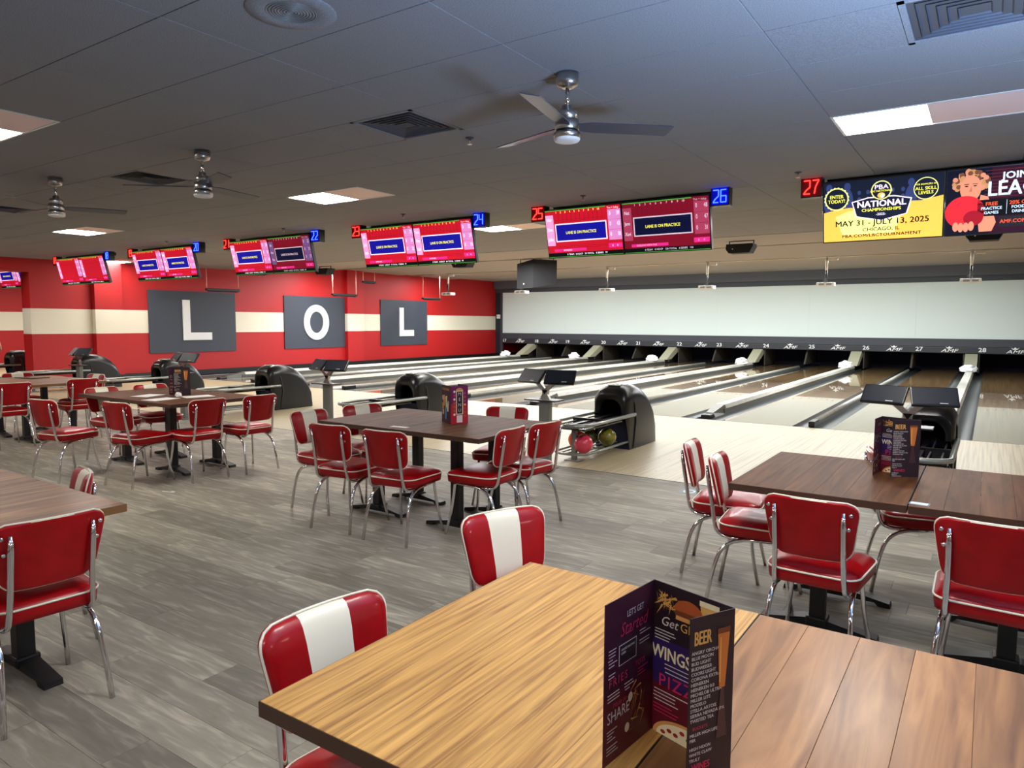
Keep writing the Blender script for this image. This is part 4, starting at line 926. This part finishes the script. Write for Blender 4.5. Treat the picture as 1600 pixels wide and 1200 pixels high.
# ---- ball returns
def hood_parts(t):
    st = [(-.10, .66, .60, .215), (-.06, .72, .50, .225), (.02, .775, .0, .23), (.15, .795, .0, .235), (.30, .785, .0, .24), (.45, .74, .0, .24), (.60, .655, 0, .238), (.72, .53, 0, .235), (.80, .38, 0, .23), (.82, .2, 0, .228)]
    n = 9
    def sec(y, zt_, zb_, hw_, r=.17, k=1.0):
        r = min(r, (zt_-zb_)*.95); pts = [(-hw_, y, zb_)]
        for i in range(n+1): a = PI-(PI/2)*i/n; pts.append((-hw_+r+r*math.cos(a), y, zt_-r+r*math.sin(a)))
        for i in range(n+1): a = PI/2-(PI/2)*i/n; pts.append((hw_-r+r*math.cos(a), y, zt_-r+r*math.sin(a)))
        pts.append((hw_, y, zb_)); return pts
    rings = [sec(y, a, b if y > .0 else max(b, .0), h) for y, a, b, h in st]
    rings[0] = sec(-.10, .68, .44, .20, .12); rings[1] = sec(-.07, .735, .30, .222, .15); rings[2] = sec(.0, .775, .0, .23)
    mb = MB(); mb.loft(rings, BLACKP, closed=False)
    mb.add(rings[-1], [tuple(range(len(rings[-1])))], BLACKP)
    inner0 = sec(-.10, .62, .44, .155, .13); inner1 = sec(.02, .62, .30, .155, .15); inner2 = sec(.45, .55, .30, .14, .13)
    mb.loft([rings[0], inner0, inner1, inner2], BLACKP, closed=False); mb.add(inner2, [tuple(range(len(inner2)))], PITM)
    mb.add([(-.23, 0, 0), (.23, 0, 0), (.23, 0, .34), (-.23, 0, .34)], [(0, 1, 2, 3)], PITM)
    ob('hood', mb, t, fix=False)
    for s in (-1, 1):
        ob('side_trim', MB().tube([(s*.236, .10, .02), (s*.243, .16, .34), (s*.24, .12, .56), (s*.20, .06, .70)], .008, DARKG, 6), t)
    ob('top_label', MB().box((-.08, .0, .782), (.08, .06, .79), mat('label_cream', (200, 204, 170), .5)), t, label='pale label on top of the hood')
def ball_return(gx, lab, yb=7.95):
    t = thing('ball_return', lab, 'ball return', (gx, yb, 0)); hood_parts(t)
    # upper rack: two rails joined round the front
    def ushape(hw_, y0, z, r, m, zb=None):
        pts = [(-hw_, .10, z)]+[(-hw_, y0+hw_*.7, z)]
        for i in range(1, 12): a = PI+PI*i/12; pts.append((hw_*math.cos(a), y0+hw_*.7+hw_*.7*math.sin(a), z-.0))
        pts += [(hw_, y0+hw_*.7, z), (hw_, .10, z)]; return MB().tube(pts, r, m, 8)
    ob('upper_rail', ushape(.25, -1.28, .43, .024, RAILG), t)
    tr = MB()
    for cx in (-.12, .12):
        for s in (-1, 1): tr.tube([(cx+s*.05, -1.12, .405), (cx+s*.05, .3, .405)], .009, DARKG, 6)
    tr.box((-.02, -1.15, .38), (.02, .1, .42), BLACKP); tr.box((-.22, -1.14, .37), (.22, -.2, .385), BLACKG); tr.box((-.22, -.62, .385), (.22, -.58, .44), BLACKP)
    ob('upper_tray', tr, t, fix=False)
    ob('lower_rail', ushape(.21, -1.16, .10, .016, RAILG), t)
    lr = MB()
    for cx in (-.10, .10):
        for s in (-1, 1): lr.tube([(cx+s*.045, -1.05, .085), (cx+s*.045, .0, .085)], .008, GREY, 6)
    lr.box((-.2, -.5, .07), (.2, -.46, .085), GREY); ob('lower_tray', lr, t, fix=False)
    ob('front_leg', MB().box((-.03, -1.0, .01), (.03, -.955, .41), GREY, bev=.006), t); ob('foot_plate', MB().box((-.09, -1.05, 0), (.09, -.9, .012), GREY), t)
    return t
def ball(x, y, z, m, lab, grp=None):
    o = bpy.data.objects.new('bowling_ball', None); C.objects.link(o); o.location = (x, y, z); tag(o, lab, 'bowling ball', grp); o.empty_display_size = .1
    n = 20; ob('shell', MB().lathe([(.108*math.sin(PI*k/n), -.108*math.cos(PI*k/n)) for k in range(n+1)], m, 28), o)
    for dx, dy in ((-.012, .02), (.014, .02), (0, -.045)):
        d = Vector((dx, dy-.02, .1)).normalized(); q = d.to_track_quat('Z', 'Y').to_matrix().to_4x4(); ob('finger_hole', MB().lathe([(0, .1082), (.012, .1082)], BLACKM, 12, q), o)
rets = ['ball return rack and black hood at the right, behind the small menu', 'ball return rack with pink and olive balls, black hood in mid picture', 'ball return with black hood directly behind the purple cocktail menu', 'ball return with black hood right of the left table chairs', 'ball return with black hood behind the left table menu', 'ball return with black hood farthest left, beside the red wall']
for k in range(6): ball_return(GAPK[k]+.02, rets[k])
ball_return(GAPK[6]-.2, 'black ball return hood at the left edge beyond the doorway')
g = GAPK[1]+.02; zl = .085+.1
ball(g+.10, 7.0, zl+.01, mat('ball_pink', (226, 60, 84), .1, coat=.6), 'glossy pink bowling ball at the front of the lower rack')
ball(g+.10, 7.60, zl+.01, noise_mat('ball_olive', (92, 88, 20), (140, 132, 40), nscale=14, rough=.1, coat=.6), 'glossy olive bowling ball on the lower rack by the hood')
ball(g-.10, 7.22, zl+.01, mat('ball_orange', (226, 84, 26), .12, coat=.5), 'orange bowling ball behind the pink one on the lower rack')
ball(g-.10, 7.50, zl+.01, mat('ball_moss', (74, 70, 22), .12, coat=.5), 'dark green bowling ball behind the olive one on the lower rack')
g = GAPK[0]+.02
ball(g+.13, 7.02, zl+.01, mat('ball_purple', (58, 24, 130), .1, coat=.6), 'purple bowling ball low in the right ball return')
ball(g+.13, 7.26, zl+.01, mat('ball_yellow', (226, 210, 40), .1, coat=.6), 'yellow bowling ball behind the purple one in the right ball return')
ball(g+.13, 7.50, zl+.01, mat('ball_black', (16, 14, 18), .1, coat=.6), 'black bowling ball behind the yellow one in the right ball return')
# ---- scoring consoles
def console(gx, lab, yb=6.40):
    t = thing('scoring_console', lab, 'console', (gx, yb, 0))
    ob('post', MB().box((-.065, -.035, .012), (.065, .035, .73), GREY, bev=.01), t); ob('base_plate', MB().box((-.11, -.09, 0), (.11, .09, .014), GREY, bev=.004), t)
    ob('shelf', MB().box((-.21, -.10, .73), (.18, .09, .745), BLACKP, bev=.005), t)
    y = MB()
    for s in (-1, 1):
        y.add([(s*.0, -.02, .745), (s*.062, -.02, .745), (s*.03, -.02, .80), (s*.035, -.02, .84), (s*.14, -.02, .93), (s*.17, -.02, .965), (s*.09, -.02, .945), (s*.0, -.02, .86)]+[(s*.0, .02, .745), (s*.062, .02, .745), (s*.03, .02, .80), (s*.035, .02, .84), (s*.14, .02, .93), (s*.17, .02, .965), (s*.09, .02, .945), (s*.0, .02, .86)],
              [tuple(range(8)), tuple(range(15, 7, -1))]+[(i, (i+1) % 8, (i+1) % 8+8, i+8) for i in range(8)], STEEL)
    ob('y_bracket', y, t); ob('emblem', MB().add([(-.035, -.024, .845), (.035, -.024, .845), (0, -.024, .795)], [(0, 2, 1)], BLACKG), t, label='small black triangle emblem')
    for s in (-1, 1):
        Tm = Matrix.Translation((s*.175, .0, .985)) @ Matrix.Rotation(s*math.radians(14), 4, 'Z') @ Matrix.Rotation(math.radians(-40), 4, 'X')
        c = ob('tablet_case', MB().box((-.165, -.012, -.088), (.165, .018, .088), BLACKP, Tm, bev=.008), t)
        ob('tablet_screen', MB().box((-.154, -.0135, -.077), (.154, -.0120, .077), mat('tablet_glass', (26, 31, 42), .45, spec=.3), Tm), c)
        ob('logo', MB().box((.03, -.0150, -.07), (.085, -.0140, -.064), WHITE, Tm), c)
cl = ['scoring console with two tablets behind the right table menu', 'scoring console with two tablets right of the middle table', 'scoring console with two tablets left of the middle table', 'scoring console with two tablets above the left table menu', 'scoring console farthest left beside the black hood', ]
for k, (lab, dx) in enumerate(zip(cl, (-.03, -.02, -.02, .0, .0))): console(GAPK[k]+dx, lab)

# ---- person beyond the doorway
def person():
    t = thing('person', 'person in a brown top and dark blue trousers standing beyond the doorway', 'person', (-22.4, 7.98, 0), math.radians(-70))
    J = {'pelvis': (0, 0, .95), 'waist': (0, 0, 1.08), 'chest': (0, 0, 1.30), 'neck': (0, .01, 1.46), 'head0': (0, .015, 1.54), 'head': (0, .02, 1.66),
         'shL': (-.18, 0, 1.40), 'elL': (-.25, -.02, 1.13), 'wrL': (-.24, .08, .90), 'haL': (-.235, .10, .82), 'shR': (.18, 0, 1.40), 'elR': (.25, -.02, 1.13), 'wrR': (.24, .08, .90), 'haR': (.235, .10, .82),
         'hiL': (-.09, 0, .90), 'knL': (-.10, .02, .50), 'anL': (-.10, 0, .09), 'toL': (-.11, .15, .04), 'hiR': (.09, 0, .90), 'knR': (.10, .02, .50), 'anR': (.10, 0, .09), 'toR': (.11, .15, .04)}
    Rr = dict(pelvis=.15, waist=.135, chest=.15, neck=.055, head0=.07, head=.095, shL=.07, elL=.045, wrL=.03, haL=.035, shR=.07, elR=.045, wrR=.03, haR=.035, hiL=.095, knL=.06, anL=.042, toL=.035, hiR=.095, knR=.06, anR=.042, toR=.035)
    E_ = [('pelvis', 'waist'), ('waist', 'chest'), ('chest', 'neck'), ('neck', 'head0'), ('head0', 'head'), ('chest', 'shL'), ('shL', 'elL'), ('elL', 'wrL'), ('wrL', 'haL'), ('chest', 'shR'), ('shR', 'elR'), ('elR', 'wrR'), ('wrR', 'haR'), ('pelvis', 'hiL'), ('hiL', 'knL'), ('knL', 'anL'), ('anL', 'toL'), ('pelvis', 'hiR'), ('hiR', 'knR'), ('knR', 'anR'), ('anR', 'toR')]
    ks = list(J)
    for s in ('L', 'R'):
        sg = -1 if s == 'L' else 1
        for i in range(4):
            a, b = 'f%s%d' % (s, i), 'g%s%d' % (s, i); J[a] = (sg*.235, .075+i*.018, .77-.004*abs(i-1)); J[b] = (sg*.225, .075+i*.019, .725+.006*abs(i-1.5)); Rr[a] = Rr[b] = .009; E_ += [('ha'+s, a), (a, b)]
        a, b = 't%s' % s, 'u%s' % s; J[a] = (sg*.215, .135, .80); J[b] = (sg*.21, .15, .765); Rr[a] = Rr[b] = .010; E_ += [('ha'+s, a), (a, b)]
    ks = list(J); me = bpy.data.meshes.new('body'); me.from_pydata([J[k] for k in ks], [(ks.index(a), ks.index(b)) for a, b in E_], [])
    o = bpy.data.objects.new('body', me); C.objects.link(o); o.parent = t
    md = o.modifiers.new('skin', 'SKIN'); sv = me.skin_vertices[0].data
    for i, k in enumerate(ks): sv[i].radius = (Rr[k], Rr[k]*(.75 if k in ('chest', 'waist', 'pelvis') else 1)); sv[i].use_root = (i == 0)
    o.modifiers.new('sub', 'SUBSURF').levels = 2; o.modifiers['sub'].render_levels = 2
    skin = mat('skin', (206, 150, 124), .5); top = mat('brown_top', (150, 92, 84), .8); jeans = mat('navy_trousers', (28, 32, 60), .8)
    dg = bpy.context.evaluated_depsgraph_get(); dg.update(); m2_ = bpy.data.meshes.new_from_object(o.evaluated_get(dg)); o.modifiers.clear(); o.data = m2_
    for m in (skin, top, jeans, BLACKM): m2_.materials.append(m)
    for p in m2_.polygons:
        z, x = p.center.z, abs(p.center.x); p.use_smooth = True
        p.material_index = 3 if z < .07 else (2 if z < .98 and x < .2 else (1 if (z < 1.44 and z > 1.18) or (z >= .95 and x < .19 and z < 1.44) else 0))
    hm = MB(); n = 14; hm.lathe([(.105*math.sin(PI*k/n*.6), .11*math.cos(PI*k/n*.6)) for k in range(n+1)], mat('brown_hair', (70, 48, 34), .8), 20, Matrix.Translation((0, 0, 1.69))); ob('hair', hm, t)
    f = MB()
    for s in (-1, 1): f.lathe([(0, .0), (.012, 0), (0, .006)], WHITE, 10, Matrix.Translation((s*.032, .108, 1.665)) @ Matrix.Rotation(-PI/2, 4, 'X'))
    f.lathe([(.018, 0), (.004, .03)], skin, 8, Matrix.Translation((0, .10, 1.635)) @ Matrix.Rotation(-PI/2, 4, 'X')); f.box((-.022, .100, 1.595), (.022, .112, 1.603), mat('lips', (170, 80, 76), .5)); ob('face', f, t, fix=False)
person()
bpy.context.view_layer.update()
